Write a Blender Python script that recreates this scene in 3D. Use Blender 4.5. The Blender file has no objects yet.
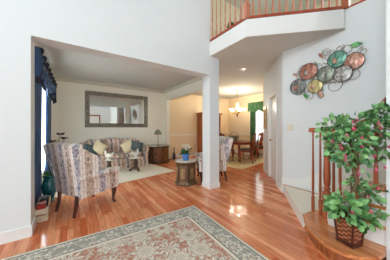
import bpy, bmesh, math, random
from mathutils import Vector, Matrix
random.seed(7)
PI = math.pi
scn = bpy.context.scene
COL = scn.collection

# ---------------------------------------------------------------- camera
cam_d = bpy.data.cameras.new('camera'); cam = bpy.data.objects.new('camera', cam_d); COL.objects.link(cam)
cam_d.sensor_width = 36.0
cam_d.lens = 175.0 / 390.0 * 36.0
cam_d.shift_y = -2.7 / 390.0
cam_d.clip_start = 0.02
cam.location = (0, 0, 1.313)
cam.rotation_euler = (PI / 2, 0, -math.radians(34.67))
scn.camera = cam

# ---------------------------------------------------------------- world, exposure
w = bpy.data.worlds.new('world'); scn.world = w; w.use_nodes = True
bg = w.node_tree.nodes['Background']; bg.inputs[0].default_value = (0.80, 0.90, 1.0, 1); bg.inputs[1].default_value = 0.2
scn.view_settings.view_transform = 'Standard'
scn.view_settings.look = 'None'
scn.view_settings.gamma = 1.0
scn.view_settings.use_curve_mapping = False
scn.view_settings.exposure = 0.13
scn.cycles.use_denoising = True
scn.cycles.max_bounces = 10
scn.cycles.diffuse_bounces = 7
scn.cycles.glossy_bounces = 5
scn.cycles.transparent_max_bounces = 12
scn.cycles.caustics_reflective = False
scn.cycles.caustics_refractive = False
scn.cycles.sample_clamp_indirect = 6.0

# ---------------------------------------------------------------- daylight at the living and dining windows, and added fill lights
def area(name, loc, rot, sx, sy, power, col):
    l = bpy.data.lights.new(name, 'AREA'); l.shape = 'RECTANGLE'; l.size = sx; l.size_y = sy; l.energy = power; l.color = col
    o = bpy.data.objects.new(name, l); COL.objects.link(o); o.location = loc; o.rotation_euler = rot
    return o
DAY = (0.83, 0.935, 1.0)
area('fill_front_high', (0.6, -2.55, 3.9), (PI / 2 - 0.12, 0, 0), 3.6, 2.0, 8, DAY)  # added fill behind the camera, as if from an unseen high window
area('fill_front_low', (0.10, -2.50, 1.25), (PI / 2, 0, 0), 0.7, 1.9, 56, DAY)  # added low fill from behind the camera, beside the unseen front door
area('fill_left_low', (-4.28, -0.1, 1.5), (0, -PI / 2, 0), 2.2, 2.6, 45, DAY)  # added fill from the unseen left side of the foyer, low down
area('fill_left_high', (-4.28, -0.1, 4.0), (0, -PI / 2, 0), 1.5, 2.6, 178, DAY)  # added fill from high on the unseen left, to brighten the stair wall
area('daylight_living_window', (-0.78, 4.55, 1.45), (0, -PI / 2, 0), 1.9, 2.1, 2700, DAY)
area('daylight_dining_window', (6.98, 4.6, 1.55), (0, PI / 2, 0), 1.5, 1.2, 60, DAY)
area('fill_upper_hall', (6.2, 0.5, 4.5), (0, PI / 2, 0), 1.6, 3.0, 75, DAY)  # added fill to brighten the upper landing; no window stands here

# ---------------------------------------------------------------- node helpers
def S(r, g, b):
    f = lambda c: (c / 12.92 if c <= 0.04045 else ((c + 0.055) / 1.055) ** 2.4)
    return (f(r / 255), f(g / 255), f(b / 255), 1.0)

class V:
    """a shader value with operators"""
    def __init__(s, t, sock): s.t = t; s.s = sock
    def _m(s, op, *a, clamp=False):
        n = s.t.nodes.new('ShaderNodeMath'); n.operation = op; n.use_clamp = clamp
        for i, x in enumerate((s,) + a):
            if isinstance(x, V): s.t.links.new(x.s, n.inputs[i])
            else: n.inputs[i].default_value = x
        return V(s.t, n.outputs[0])
    def __add__(s, o): return s._m('ADD', o)
    __radd__ = __add__
    def __sub__(s, o): return s._m('SUBTRACT', o)
    def __rsub__(s, o): return (s * -1) + o
    def __mul__(s, o): return s._m('MULTIPLY', o)
    __rmul__ = __mul__
    def __truediv__(s, o): return s._m('DIVIDE', o)
    def lt(s, o): return s._m('LESS_THAN', o)
    def gt(s, o): return s._m('GREATER_THAN', o)
    def abs(s): return s._m('ABSOLUTE')
    def sin(s): return s._m('SINE')
    def cos(s): return s._m('COSINE')
    def fract(s): return s._m('FRACT')
    def floor(s): return s._m('FLOOR')
    def min(s, o): return s._m('MINIMUM', o)
    def max(s, o): return s._m('MAXIMUM', o)
    def atan2(s, o): return s._m('ARCTAN2', o)
    def pow(s, o): return s._m('POWER', o)
    def step(s, a, b):
        n = s.t.nodes.new('ShaderNodeMapRange'); n.interpolation_type = 'SMOOTHSTEP'
        s.t.links.new(s.s, n.inputs[0]); n.inputs[1].default_value = a; n.inputs[2].default_value = b
        return V(s.t, n.outputs[0])

class T:
    def __init__(s, mat):
        s.m = mat; s.t = mat.node_tree; s.nodes = s.t.nodes; s.links = s.t.links
    def put(s, x, sock):
        if isinstance(x, V): s.links.new(x.s, sock)
        elif isinstance(x, (int, float)) : sock.default_value = x if not hasattr(sock.default_value, '__len__') else (x, x, x, 1)[:len(sock.default_value)]
        else: sock.default_value = x
    def obj(s): return V(s.t, s.nodes.new('ShaderNodeTexCoord').outputs['Object'])
    def xyz(s, v):
        n = s.nodes.new('ShaderNodeSeparateXYZ'); s.links.new(v.s, n.inputs[0]); return [V(s.t, n.outputs[i]) for i in range(3)]
    def vec(s, x, y, z=0.0):
        n = s.nodes.new('ShaderNodeCombineXYZ')
        for i, c in enumerate((x, y, z)): s.put(c, n.inputs[i])
        return V(s.t, n.outputs[0])
    def noise(s, v, scale, detail=3, rough=0.55, dist=0.0):
        n = s.nodes.new('ShaderNodeTexNoise'); s.links.new(v.s, n.inputs['Vector']); n.inputs['Scale'].default_value = scale
        n.inputs['Detail'].default_value = detail; n.inputs['Roughness'].default_value = rough; n.inputs['Distortion'].default_value = dist
        return V(s.t, n.outputs[0])
    def voro(s, v, scale, rnd=1.0, feature='F1'):
        n = s.nodes.new('ShaderNodeTexVoronoi'); n.feature = feature; s.links.new(v.s, n.inputs['Vector']); n.inputs['Scale'].default_value = scale
        n.inputs['Randomness'].default_value = rnd
        return n
    def mix(s, f, a, b):
        n = s.nodes.new('ShaderNodeMix'); n.data_type = 'RGBA'
        s.put(f, n.inputs[0]); s.put(a, n.inputs[6]); s.put(b, n.inputs[7])
        return V(s.t, n.outputs[2])
    def island(s): return V(s.t, s.nodes.new('ShaderNodeNewGeometry').outputs['Random Per Island'])
    def bump(s, h, strength, dist=0.002):
        n = s.nodes.new('ShaderNodeBump'); s.links.new(h.s, n.inputs['Height']); n.inputs['Strength'].default_value = strength
        n.inputs['Distance'].default_value = dist
        return n.outputs[0]

MATS = {}
def mat(name, fn=None, rough=0.5, metal=0.0, spec=0.5, emit=None, estr=0.0, alpha=None, trans=0.0, coat=0.0):
    if name in MATS: return MATS[name]
    m = bpy.data.materials.new(name); m.use_nodes = True; t = T(m)
    p = m.node_tree.nodes['Principled BSDF']
    p.inputs['Roughness'].default_value = rough; p.inputs['Metallic'].default_value = metal
    p.inputs['Specular IOR Level'].default_value = spec
    p.inputs['Coat Weight'].default_value = coat
    if trans: p.inputs['Transmission Weight'].default_value = trans
    if emit: p.inputs['Emission Color'].default_value = emit; p.inputs['Emission Strength'].default_value = estr
    if alpha is not None: p.inputs['Alpha'].default_value = alpha
    if callable(fn):
        r = fn(t)
        if isinstance(r, tuple) and isinstance(r[0], V):
            c = r[0]
            if len(r) > 1 and r[1] is not None: m.node_tree.links.new(r[1], p.inputs['Normal'])
            if len(r) > 2: t.put(r[2], p.inputs['Roughness'])
        else: c = r
        t.put(c, p.inputs['Base Color'])
    elif fn is not None: p.inputs['Base Color'].default_value = fn
    MATS[name] = m
    return m

def plain(name, c, rough=0.5, var=0.06, scale=6.0, **k):
    """a colour with a faint procedural variation"""
    def fn(t):
        n = t.noise(t.obj(), scale, 3)
        a = tuple(x * (1 - var) for x in c[:3]) + (1,); b = tuple(min(1, x * (1 + var)) for x in c[:3]) + (1,)
        return t.mix(n, a, b)
    return mat(name, fn, rough, **k)

def wood(name, c1, c2, rough=0.3, axis=2, scale=1.0, coat=0.0):
    def fn(t):
        x, y, z = t.xyz(t.obj())
        s = [22.0, 22.0, 22.0]; s[axis] = 2.0
        n = t.noise(t.vec(x * (s[0] * scale), y * (s[1] * scale), z * (s[2] * scale)), 1.0, 4, 0.6, 0.6)
        return t.mix(n.step(0.3, 0.72), c1, c2)
    return mat(name, fn, rough, coat=coat)

# ---- surfaces
M = {}
M['wall'] = plain('foyer wall paint', S(222, 227, 227), 0.72, 0.012, 1.5)
M['cream'] = plain('living room wall paint', S(243, 240, 227), 0.75, 0.015, 1.5)
M['warm'] = plain('dining room wall paint', S(244, 226, 194), 0.75, 0.015, 1.5)
M['upper'] = plain('upper hall wall paint', S(228, 214, 188), 0.75, 0.015, 1.5)
M['ceil'] = plain('ceiling paint', S(204, 206, 201), 0.85, 0.012, 2.0)
M['trim'] = plain('white trim paint', S(232, 233, 230), 0.4, 0.01, 2.0)

def floor_fn(t):
    x, y, z = t.xyz(t.obj())
    W = 0.07
    row = (x / W).floor()
    rr = t.noise(t.vec(row * 7.31, row * 3.17), 1.0, 0)
    yy = y / 0.85 + rr * 17.0
    cell = yy.floor()
    wn = t.nodes.new('ShaderNodeTexWhiteNoise'); wn.noise_dimensions = '2D'
    t.links.new(t.vec(row, cell).s, wn.inputs['Vector']); r = V(t.t, wn.outputs['Value'])
    g = t.noise(t.vec(x * 55.0 + r * 9.0, y * 3.2 + r * 31.0), 1.0, 5, 0.62, 1.2)
    c = t.mix(r, S(200, 100, 56), S(242, 168, 120))
    c = t.mix(g.step(0.42, 0.75) * 0.7, c, S(136, 54, 24))
    gap = ((x / W).fract() - 0.5).abs().gt(0.481).max((yy.fract() - 0.5).abs().gt(0.4985))
    c = t.mix(gap * 0.75, c, S(72, 32, 18))
    return (c, t.bump((gap * -1.0) + g * 0.12, 0.12, 0.0012), g * 0.06 + 0.07)
M['floor'] = mat('oak strip floor', floor_fn, 0.2, spec=0.5)

M['oak'] = wood('stair oak', S(176, 102, 56), S(226, 154, 98), 0.2, 1, 1.0, 0.2)
M['oak_v'] = wood('red oak posts', S(138, 66, 36), S(186, 104, 62), 0.3, 2, 1.0, 0.2)
M['cherry'] = wood('cherry wood', S(112, 44, 24), S(160, 74, 42), 0.25, 2)
M['mahogany'] = wood('dark mahogany', S(52, 18, 12), S(92, 36, 22), 0.22, 2, coat=0.3)
M['hutch'] = wood('hutch oak', S(138, 72, 36), S(176, 100, 54), 0.35, 2)
M['walnut'] = wood('carved walnut', S(62, 44, 27), S(126, 92, 58), 0.4, 2)
M['dark_wood'] = wood('dark carved wood', S(48, 32, 22), S(96, 62, 38), 0.35, 2)
M['baluster'] = wood('light pink oak', S(184, 112, 86), S(214, 154, 126), 0.35, 2)
M['rail_red'] = wood('red stained oak', S(140, 52, 30), S(178, 82, 52), 0.3, 0)
M['marble'] = mat('pale marble', lambda t: t.mix(t.noise(t.obj(), 14, 5, 0.6, 1.5).step(0.4, 0.7), S(226, 222, 212), S(176, 170, 158)), 0.15)
M['carpet'] = mat('cream carpet', lambda t: (t.mix(t.noise(t.obj(), 90, 4), S(228, 219, 200), S(244, 238, 224)), t.bump(t.noise(t.obj(), 260, 2), 0.5, 0.004)), 0.95)
M['din_rug'] = mat('tan wool rug', lambda t: t.mix(t.noise(t.obj(), 18, 4), S(196, 172, 126), S(222, 202, 160)), 0.95)
M['din_rug_edge'] = mat('pale wool border', lambda t: t.mix(t.noise(t.obj(), 30, 4), S(214, 196, 158), S(232, 218, 184)), 0.95)
M['white_ceramic'] = plain('white ceramic', S(236, 232, 224), 0.2, 0.02)
M['brass'] = plain('aged brass', S(186, 142, 74), 0.3, 0.05, metal=0.9)
M['black'] = plain('black metal', S(34, 30, 28), 0.4, 0.1, metal=0.3)
M['mirror'] = mat('mirror glass', S(232, 232, 226), 0.01, 1.0)

# striped floral upholstery, stripes run up the piece
def floral(t):
    x, y, z = t.xyz(t.obj())
    wob = t.noise(t.obj(), 9, 2) * 0.06
    u = ((x + y * 0.83) / 0.33 + 0.62 + wob).fract()
    v3 = t.obj()
    n1 = t.noise(v3, 30, 4, 0.65); n2 = t.noise(t.vec(x + 3.1, y, z * 0.8), 24, 4, 0.65); n3 = t.noise(t.vec(x, y + 1.7, z), 44, 3, 0.6)
    c = t.mix(n3.step(0.44, 0.62), S(247, 241, 234), S(222, 202, 192))
    c = t.mix(n2.step(0.58, 0.66) * 0.4, c, S(128, 112, 124))
    tan = u.step(0.04, 0.10) * (1 - u.step(0.34, 0.40))
    blue = u.step(0.58, 0.64) * (1 - u.step(0.84, 0.90))
    c = t.mix(tan * (n1.step(0.38, 0.56) * 0.6 + 0.3), c, S(176, 146, 122))
    c = t.mix(tan * n2.step(0.55, 0.63) * 0.9, c, S(78, 58, 58))
    c = t.mix(blue * (n2.step(0.38, 0.56) * 0.6 + 0.2), c, S(140, 144, 168))
    c = t.mix(blue * n1.step(0.52, 0.61), c, S(48, 54, 96))
    c = t.mix((tan + blue) * n3.step(0.57, 0.66), c, S(222, 212, 204))
    line = ((u - 0.49).abs().lt(0.012)).max((u - 0.97).abs().lt(0.012))
    return t.mix(line * 0.5, c, S(110, 96, 106))
def floral_sofa(t):
    x, y, z = t.xyz(t.obj())
    wob = t.noise(t.obj(), 9, 2) * 0.05
    u = ((x + y * 0.83) / 0.29 + 0.2 + wob).fract()
    n1 = t.noise(t.obj(), 26, 4, 0.65); n2 = t.noise(t.vec(x + 3.1, y, z * 0.8), 22, 4, 0.65); n3 = t.noise(t.vec(x, y + 1.7, z), 40, 3, 0.6)
    c = t.mix(n3.step(0.42, 0.62), S(226, 206, 190), S(188, 158, 142))
    c = t.mix(n2.step(0.56, 0.64) * 0.5, c, S(122, 92, 88))
    dk = u.step(0.10, 0.16) * (1 - u.step(0.34, 0.40))
    tan = u.step(0.56, 0.62) * (1 - u.step(0.84, 0.90))
    c = t.mix(dk * (n2.step(0.36, 0.54) * 0.6 + 0.3), c, S(104, 98, 108))
    c = t.mix(dk * n1.step(0.50, 0.60), c, S(48, 44, 58))
    c = t.mix(tan * (n1.step(0.38, 0.56) * 0.6 + 0.3), c, S(166, 128, 106))
    c = t.mix(tan * n2.step(0.54, 0.62) * 0.8, c, S(90, 60, 54))
    return t.mix((dk + tan) * n3.step(0.58, 0.66), c, S(220, 206, 192))
M['floral_sofa'] = mat('striped floral sofa cloth', floral_sofa, 0.85)
M['floral'] = mat('striped floral upholstery', floral, 0.85)

# big wool rug: sage border with pale motifs, terracotta field with cream flowers
RX, RY = 1.38, 1.02
def rug_fn(t):
    x, y, z = t.xyz(t.obj())
    e = ((RX - x.abs())).min(RY - y.abs())          # distance to the nearest edge
    jit = t.noise(t.obj(), 60, 2) * 0.006
    e = e + jit
    def flowers(scale, rnd, r0, k, off):
        n = t.voro(t.vec(x + off, y + off), scale, rnd)
        pos = V(t.t, n.outputs['Position']); d = V(t.t, n.outputs['Distance'])
        px, py, pz = t.xyz(pos)
        ang = ((y + off) - py).atan2((x + off) - px)
        rad = d / ((ang * k).cos() * 0.22 + 0.86)
        return rad, d, V(t.t, n.outputs['Color'])
    tr, cream, sage, dark = S(172, 110, 88), S(226, 217, 202), S(164, 160, 148), S(112, 108, 98)
    r1, d1, c1 = flowers(3.4, 0.45, 0, 9.0, 5.3)
    r2, d2, c2 = flowers(10.0, 0.9, 0, 5.0, 2.1)
    r3, d3, c3 = flowers(17.0, 1.0, 0, 4.0, 7.7)
    vine = (t.noise(t.vec(x, y), 9.0, 3, 0.55, 1.2) - 0.5).abs().lt(0.026)
    n = t.noise(t.obj(), 55, 3, .6)
    f = t.mix(n.step(.35, .65) * 0.55, tr, S(204, 158, 138))
    f = t.mix(vine * .85, f, S(202, 190, 170))
    f = t.mix(r3.lt(0.34) * .8, f, S(196, 180, 158))
    f = t.mix(r2.lt(0.40), f, S(206, 196, 178))
    f = t.mix(r2.lt(0.22), f, S(148, 142, 122))
    f = t.mix(r1.lt(0.56) * .8, f, S(160, 156, 140))
    f = t.mix(r1.lt(0.50), f, t.mix(n.step(.4, .6) * .6, cream, S(188, 178, 160)))
    f = t.mix(((r1 - 0.36).abs().lt(0.03)) * .8, f, S(176, 138, 120))
    f = t.mix(r1.lt(0.24), f, S(186, 178, 158))
    f = t.mix(r1.lt(0.12), f, tr)
    f = t.mix(n.step(.5, .7) * .25, f, S(226, 216, 204))
    b1, bd, bc = flowers(4.6, 0.3, 0, 7.0, 9.7)
    b2, bd2, bc2 = flowers(11.0, 0.9, 0, 5.0, 3.3)
    bv = (t.noise(t.vec(x, y), 8.0, 2, 0.5, 0.8) - 0.5).abs().lt(0.034)
    b = t.mix(n.step(.3, .7) * 0.6, sage, S(140, 136, 124))
    b = t.mix(bv * .9, b, S(208, 202, 188))
    b = t.mix(b2.lt(0.32) * .8, b, S(190, 182, 164))
    b = t.mix(b1.lt(0.44), b, S(220, 212, 198))
    b = t.mix(b1.lt(0.34), b, S(156, 148, 134))
    b = t.mix(b1.lt(0.20), b, S(204, 190, 172))
    def band(lo, hi, col, c): return t.mix(e.gt(lo) * e.lt(hi), c, col)
    c = t.mix(e.gt(0.285), b, f)
    c = band(0.255, 0.285, cream, c)
    c = band(0.243, 0.255, dark, c)
    c = band(0.035, 0.050, dark, c)
    c = band(0.015, 0.035, cream, c)
    c = band(-1, 0.015, S(196, 188, 170), c)
    return (c, t.bump(t.noise(t.obj(), 320, 2), 0.4, 0.004))
M['rug'] = mat('oriental wool rug', rug_fn, 0.95)

# ---------------------------------------------------------------- mesh helpers
class MB:
    def __init__(s): s.bm = bmesh.new()
    def xf(s, vs, mtx):
        if mtx is not None: bmesh.ops.transform(s.bm, matrix=mtx, verts=vs)
    def box(s, x0, x1, y0, y1, z0, z1, bev=0.0, seg=2, mtx=None):
        r = bmesh.ops.create_cube(s.bm, size=1.0); vs = r['verts']
        for v in vs:
            v.co = Vector((x0 + (v.co.x + .5) * (x1 - x0), y0 + (v.co.y + .5) * (y1 - y0), z0 + (v.co.z + .5) * (z1 - z0)))
        if bev > 0:
            es = list({e for v in vs for e in v.link_edges})
            rr = bmesh.ops.bevel(s.bm, geom=es, offset=bev, segments=seg, affect='EDGES', profile=0.5)
            vs = list({v for f in rr['faces'] for v in f.verts} | {v for v in vs if v.is_valid})
        s.xf(vs, mtx); return s
    def prism(s, poly, z0, z1, mtx=None):
        n = len(poly)
        lo = [s.bm.verts.new((p[0], p[1], z0)) for p in poly]; hi = [s.bm.verts.new((p[0], p[1], z1)) for p in poly]
        s.bm.faces.new(lo[::-1]); s.bm.faces.new(hi)
        for i in range(n): s.bm.faces.new((lo[i], lo[(i + 1) % n], hi[(i + 1) % n], hi[i]))
        s.xf(lo + hi, mtx); return s
    def lathe(s, prof, n=20, c=(0, 0, 0), mtx=None, ph=0.0):
        rings = []; vs = []
        for r, z in prof:
            if r < 1e-5: ring = [s.bm.verts.new((c[0], c[1], c[2] + z))]
            else: ring = [s.bm.verts.new((c[0] + r * math.cos(ph + 2 * PI * i / n), c[1] + r * math.sin(ph + 2 * PI * i / n), c[2] + z)) for i in range(n)]
            rings.append(ring); vs += ring
        for a, b in zip(rings, rings[1:]):
            if len(a) == 1 and len(b) == 1: continue
            for i in range(n):
                j = (i + 1) % n
                if len(a) == 1: s.bm.faces.new((a[0], b[j], b[i]))
                elif len(b) == 1: s.bm.faces.new((a[i], a[j], b[0]))
                else: s.bm.faces.new((a[i], a[j], b[j], b[i]))
        if len(rings[0]) > 1: s.bm.faces.new(rings[0][::-1])
        if len(rings[-1]) > 1: s.bm.faces.new(rings[-1])
        s.xf(vs, mtx); return s
    def tube(s, path, rad, n=8, closed=False):
        P = [Vector(p) for p in path]; m = len(P)
        R = rad if hasattr(rad, '__len__') else [rad] * m
        rings = []; up = None
        for i in range(m):
            if closed: d = P[(i + 1) % m] - P[i - 1]
            else: d = P[min(i + 1, m - 1)] - P[max(i - 1, 0)]
            d.normalize()
            if up is None:
                up = Vector((0, 0, 1)) if abs(d.z) < 0.9 else Vector((1, 0, 0))
            a = d.cross(up)
            if a.length < 1e-6: a = d.cross(Vector((0, 1, 0)))
            a.normalize(); b = a.cross(d); up = b
            rings.append([s.bm.verts.new(P[i] + (a * math.cos(2 * PI * k / n) + b * math.sin(2 * PI * k / n)) * R[i]) for k in range(n)])
        pairs = list(zip(rings, rings[1:])) + ([(rings[-1], rings[0])] if closed else [])
        for a, b in pairs:
            for k in range(n): s.bm.faces.new((a[k], a[(k + 1) % n], b[(k + 1) % n], b[k]))
        if not closed: s.bm.faces.new(rings[0][::-1]); s.bm.faces.new(rings[-1])
        return s
    def sq(s, c, h, e1=0.5, e2=0.5, nu=24, nv=14, mtx=None):
        """superellipsoid: a soft box (small exponents) or ball (1)"""
        f = lambda w, e: math.copysign(abs(w) ** e, w)
        rings = []
        for j in range(nv + 1):
            v = -PI / 2 + PI * j / nv; cv, sv = f(math.cos(v), e1), f(math.sin(v), e1)
            if j in (0, nv): rings.append([s.bm.verts.new((c[0], c[1], c[2] + h[2] * sv))]); continue
            rings.append([s.bm.verts.new((c[0] + h[0] * cv * f(math.cos(2 * PI * i / nu), e2), c[1] + h[1] * cv * f(math.sin(2 * PI * i / nu), e2), c[2] + h[2] * sv)) for i in range(nu)])
        for a, b in zip(rings, rings[1:]):
            for i in range(nu):
                j = (i + 1) % nu
                if len(a) == 1: s.bm.faces.new((a[0], b[j], b[i]))
                elif len(b) == 1: s.bm.faces.new((a[i], a[j], b[0]))
                else: s.bm.faces.new((a[i], a[j], b[j], b[i]))
        s.xf([v for r in rings for v in r], mtx); return s
    def sheet(s, fn, nu, nv, th=0.0, nrm=None):
        """a grid fn(u,v); with th a second skin offset by nrm(u,v)*th closes it to a slab"""
        g = [[s.bm.verts.new(fn(i / nu, j / nv)) for j in range(nv + 1)] for i in range(nu + 1)]
        for i in range(nu):
            for j in range(nv): s.bm.faces.new((g[i][j], g[i + 1][j], g[i + 1][j + 1], g[i][j + 1]))
        if th:
            k = [[s.bm.verts.new(Vector(fn(i / nu, j / nv)) + Vector(nrm(i / nu, j / nv)) * th) for j in range(nv + 1)] for i in range(nu + 1)]
            for i in range(nu):
                for j in range(nv): s.bm.faces.new((k[i][j], k[i][j + 1], k[i + 1][j + 1], k[i + 1][j]))
            for i in range(nu):
                s.bm.faces.new((g[i][0], k[i][0], k[i + 1][0], g[i + 1][0])); s.bm.faces.new((g[i][nv], g[i + 1][nv], k[i + 1][nv], k[i][nv]))
            for j in range(nv):
                s.bm.faces.new((g[0][j], g[0][j + 1], k[0][j + 1], k[0][j])); s.bm.faces.new((g[nu][j], k[nu][j], k[nu][j + 1], g[nu][j + 1]))
        return s
    def leaf(s, p, d, size, wid, fold=0.25):
        d = Vector(d).normalized(); q = Vector((random.uniform(-1, 1), random.uniform(-1, 1), random.uniform(-.6, 1)))
        a = d.cross(q)
        if a.length < 1e-3: a = d.cross(Vector((1, 0, 0)))
        a.normalize(); nn = a.cross(d); p = Vector(p)
        c = [p, p + d * size * .35 + nn * size * .03, p + d * size * .72 + nn * size * .01, p + d * size - nn * size * .10]
        l = [p + d * size * .3 + a * wid + nn * wid * fold, p + d * size * .66 + a * wid * .85 + nn * wid * fold]
        r = [p + d * size * .3 - a * wid + nn * wid * fold, p + d * size * .66 - a * wid * .85 + nn * wid * fold]
        C = [s.bm.verts.new(v) for v in c]; L = [s.bm.verts.new(v) for v in l]; R = [s.bm.verts.new(v) for v in r]
        for q in ((C[0], C[1], L[0]), (C[1], C[2], L[1], L[0]), (C[2], C[3], L[1]), (C[0], R[0], C[1]), (C[1], R[0], R[1], C[2]), (C[2], R[1], C[3])): s.bm.faces.new(q)
        return s
    def build(s, name, m, parent=None, smooth=True, angle=40):
        me = bpy.data.meshes.new(name); bmesh.ops.recalc_face_normals(s.bm, faces=s.bm.faces)
        lim = math.radians(angle)
        for f in s.bm.faces: f.smooth = smooth
        for e in s.bm.edges: e.smooth = not (len(e.link_faces) == 2 and e.calc_face_angle(0) > lim)
        s.bm.to_mesh(me); s.bm.free()
        me.materials.append(m if not isinstance(m, str) else M[m])
        o = bpy.data.objects.new(name, me); COL.objects.link(o)
        if parent is not None: o.parent = parent
        return o

def tag(o, label, cat, group=None, kind=None):
    o['label'] = label; o['category'] = cat
    if group: o['group'] = group
    if kind: o['kind'] = kind
    return o
def thing(name, label, cat, loc, rz=0.0, group=None):
    o = bpy.data.objects.new(name, None); o.empty_display_size = 0.1; COL.objects.link(o)
    o.location = loc; o.rotation_euler = (0, 0, rz)
    return tag(o, label, cat, group)
def copy_tree(o, parent=None):
    c = o.copy(); COL.objects.link(c)
    if parent is not None: c.parent = parent
    for ch in [x for x in bpy.data.objects if x.parent == o]: copy_tree(ch, c)
    return c
def another(o, loc, rz, label):
    c = copy_tree(o); c.location = loc; c.rotation_euler = (0, 0, rz); c['label'] = label
    return c
def struct(name, mb, m, parent=None, smooth=False):
    o = mb.build(name, m, parent, smooth)
    if parent is None: o['kind'] = 'structure'
    return o
def rotz(a): return Matrix.Rotation(a, 4, 'Z')
def trs(loc, rx=0, ry=0, rz=0): return Matrix.Translation(loc) @ Matrix.Rotation(rz, 4, 'Z') @ Matrix.Rotation(ry, 4, 'Y') @ Matrix.Rotation(rx, 4, 'X')

# ================================================================ THE SETTING
CZ = 2.83        # lower ceilings
UZ = 3.14        # upper floor
TOP = 5.5
HB, HF = 2.87, 3.13       # wall between foyer and living room (front, back)
# floor
struct('floor', MB().box(-4.3, 7.1, -2.5, 7.0, -0.12, 0.0), 'floor')
# ceilings: living room, dining room and hall in one slab cut by the balcony outline
struct('ceiling_living', MB().box(-0.75, 3.1, 3.05, 6.85, CZ - 0.01, UZ - 0.02), 'ceil')
struct('ceiling_hall', MB().prism([(2.385, 2.875), (2.385, 1.92), (3.385, 0.92), (3.46, 0.92), (3.46, 1.9), (7.0, 1.9), (7.0, 6.95), (3.1, 6.95), (3.1, 3.05), (2.385, 3.05)], CZ, UZ - 0.01), 'ceil')
struct('ceiling_top', MB().box(-4.3, 7.1, -2.5, 7.0, TOP, TOP + 0.1), 'ceil')
# foyer / living room wall with its wide opening
struct('wall_foyer', MB()  .box(-4.3, -0.43, HB, HF, 0, 2.425).box(-4.3, 2.385, HB, HF, 2.425, TOP).box(2.385, 2.63, HB, HF, 2.425, CZ), 'wall')
struct('wall_column', MB().box(2.37, 2.63, HB, HF, 0, 2.425), 'wall')
# living room
def wall_with_hole(x0, x1, y0, y1, zt, hy0, hy1, hz0, hz1):
    return (MB().box(x0, x1, y0, hy0, 0, zt).box(x0, x1, hy1, y1, 0, zt).box(x0, x1, hy0, hy1, 0, hz0).box(x0, x1, hy0, hy1, hz1, zt))
struct('wall_left', wall_with_hole(-0.75, -0.62, HF, 6.85, CZ, 3.6, 5.5, 0.45, 2.3), 'cream')
struct('wall_back', MB().box(-0.62, 3.12, 6.72, 6.85, 0, CZ), 'cream')
struct('wall_divider', MB().box(3.12, 3.27, 6.55, 6.85, 0, CZ).box(3.12, 3.27, 3.72, 6.55, 2.42, CZ).box(3.16, 3.27, 3.72, 3.95, 0, 2.42), 'cream')
# dining room
struct('wall_dining', MB().box(3.27, 7.0, 6.72, 6.85, 0, CZ), 'warm')
struct('wall_right', wall_with_hole(6.85, 7.0, 3.2, 6.72, CZ, 4.1, 5.1, 0.75, 2.35), 'warm')
struct('wall_dining_near', MB().box(4.74, 7.0, 3.08, 3.20, 0, CZ), 'warm')
# angled hall wall with a door in it (local x runs away from the camera along the wall)
A45 = trs((3.46, 1.9, 0), rz=PI / 4)
D0, D1, DH = 0.46, 1.16, 2.06
struct('wall_hall', MB().box(0, D0, -0.12, 0, 0, CZ, mtx=A45).box(D1, 1.80, -0.12, 0, 0, CZ, mtx=A45).box(D0, D1, -0.12, 0, DH, CZ, mtx=A45), 'wall')
dr = MB().box(D0, D1, -0.085, -0.05, 0.01, DH, mtx=A45)
for (z0, z1) in ((0.15, 0.95), (1.10, 1.92)):
    for (u0, u1) in ((D0 + 0.10, D0 + 0.31), (D0 + 0.39, D1 - 0.10)):
        dr.box(u0, u1, -0.055, -0.043, z0, z1, 0.005, 1, mtx=A45)
d1 = struct('door_1', dr, 'trim')
MB().box(D0 - 0.075, D0, 0.0, 0.016, 0, DH + .075, mtx=A45).box(D1, D1 + 0.075, 0.0, 0.016, 0, DH + .075, mtx=A45).box(D0, D1, 0.0, 0.016, DH, DH + .075, mtx=A45).box(D0, D0 + .012, -0.12, 0.0, 0, DH, mtx=A45).box(D1 - .012, D1, -0.12, 0.0, 0, DH, mtx=A45).build('door_frame', 'trim', d1, False)
MB().sq((0, 0, 0), (.028, .028, .028), 1, 1, 12, 8, mtx=A45 @ Matrix.Translation((D1 - 0.07, -0.015, 0.98))).tube([A45 @ Vector((D1 - .07, -.05, .98)), A45 @ Vector((D1 - .07, -.01, .98))], 0.01).build('door_handle', 'brass', d1)
# stair wall with the metal art, upper hall shell
struct('wall_stair', MB().box(3.46, 3.58, -2.5, 1.9, 0, UZ), 'wall')
struct('wall_stair_side', MB().box(2.45, 2.57, -2.5, 0.335, 0, TOP), 'wall')
struct('floor_upper', MB().box(3.58, 7.0, -2.5, 1.9, UZ - 0.3, UZ).prism([(2.40, 2.88), (2.40, 1.93), (3.39, 0.94), (3.5, 0.94), (3.5, 1.9), (7.0, 1.9), (7.0, 4.3), (2.40, 4.3)], UZ - 0.012, UZ), 'carpet')
struct('wall_upper', MB().box(2.2, 7.0, 4.2, 4.3, UZ, TOP).box(2.285, 2.385, HF, 4.2, UZ, TOP).box(6.9, 7.0, -2.5, 4.2, UZ, TOP), 'upper')
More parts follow.
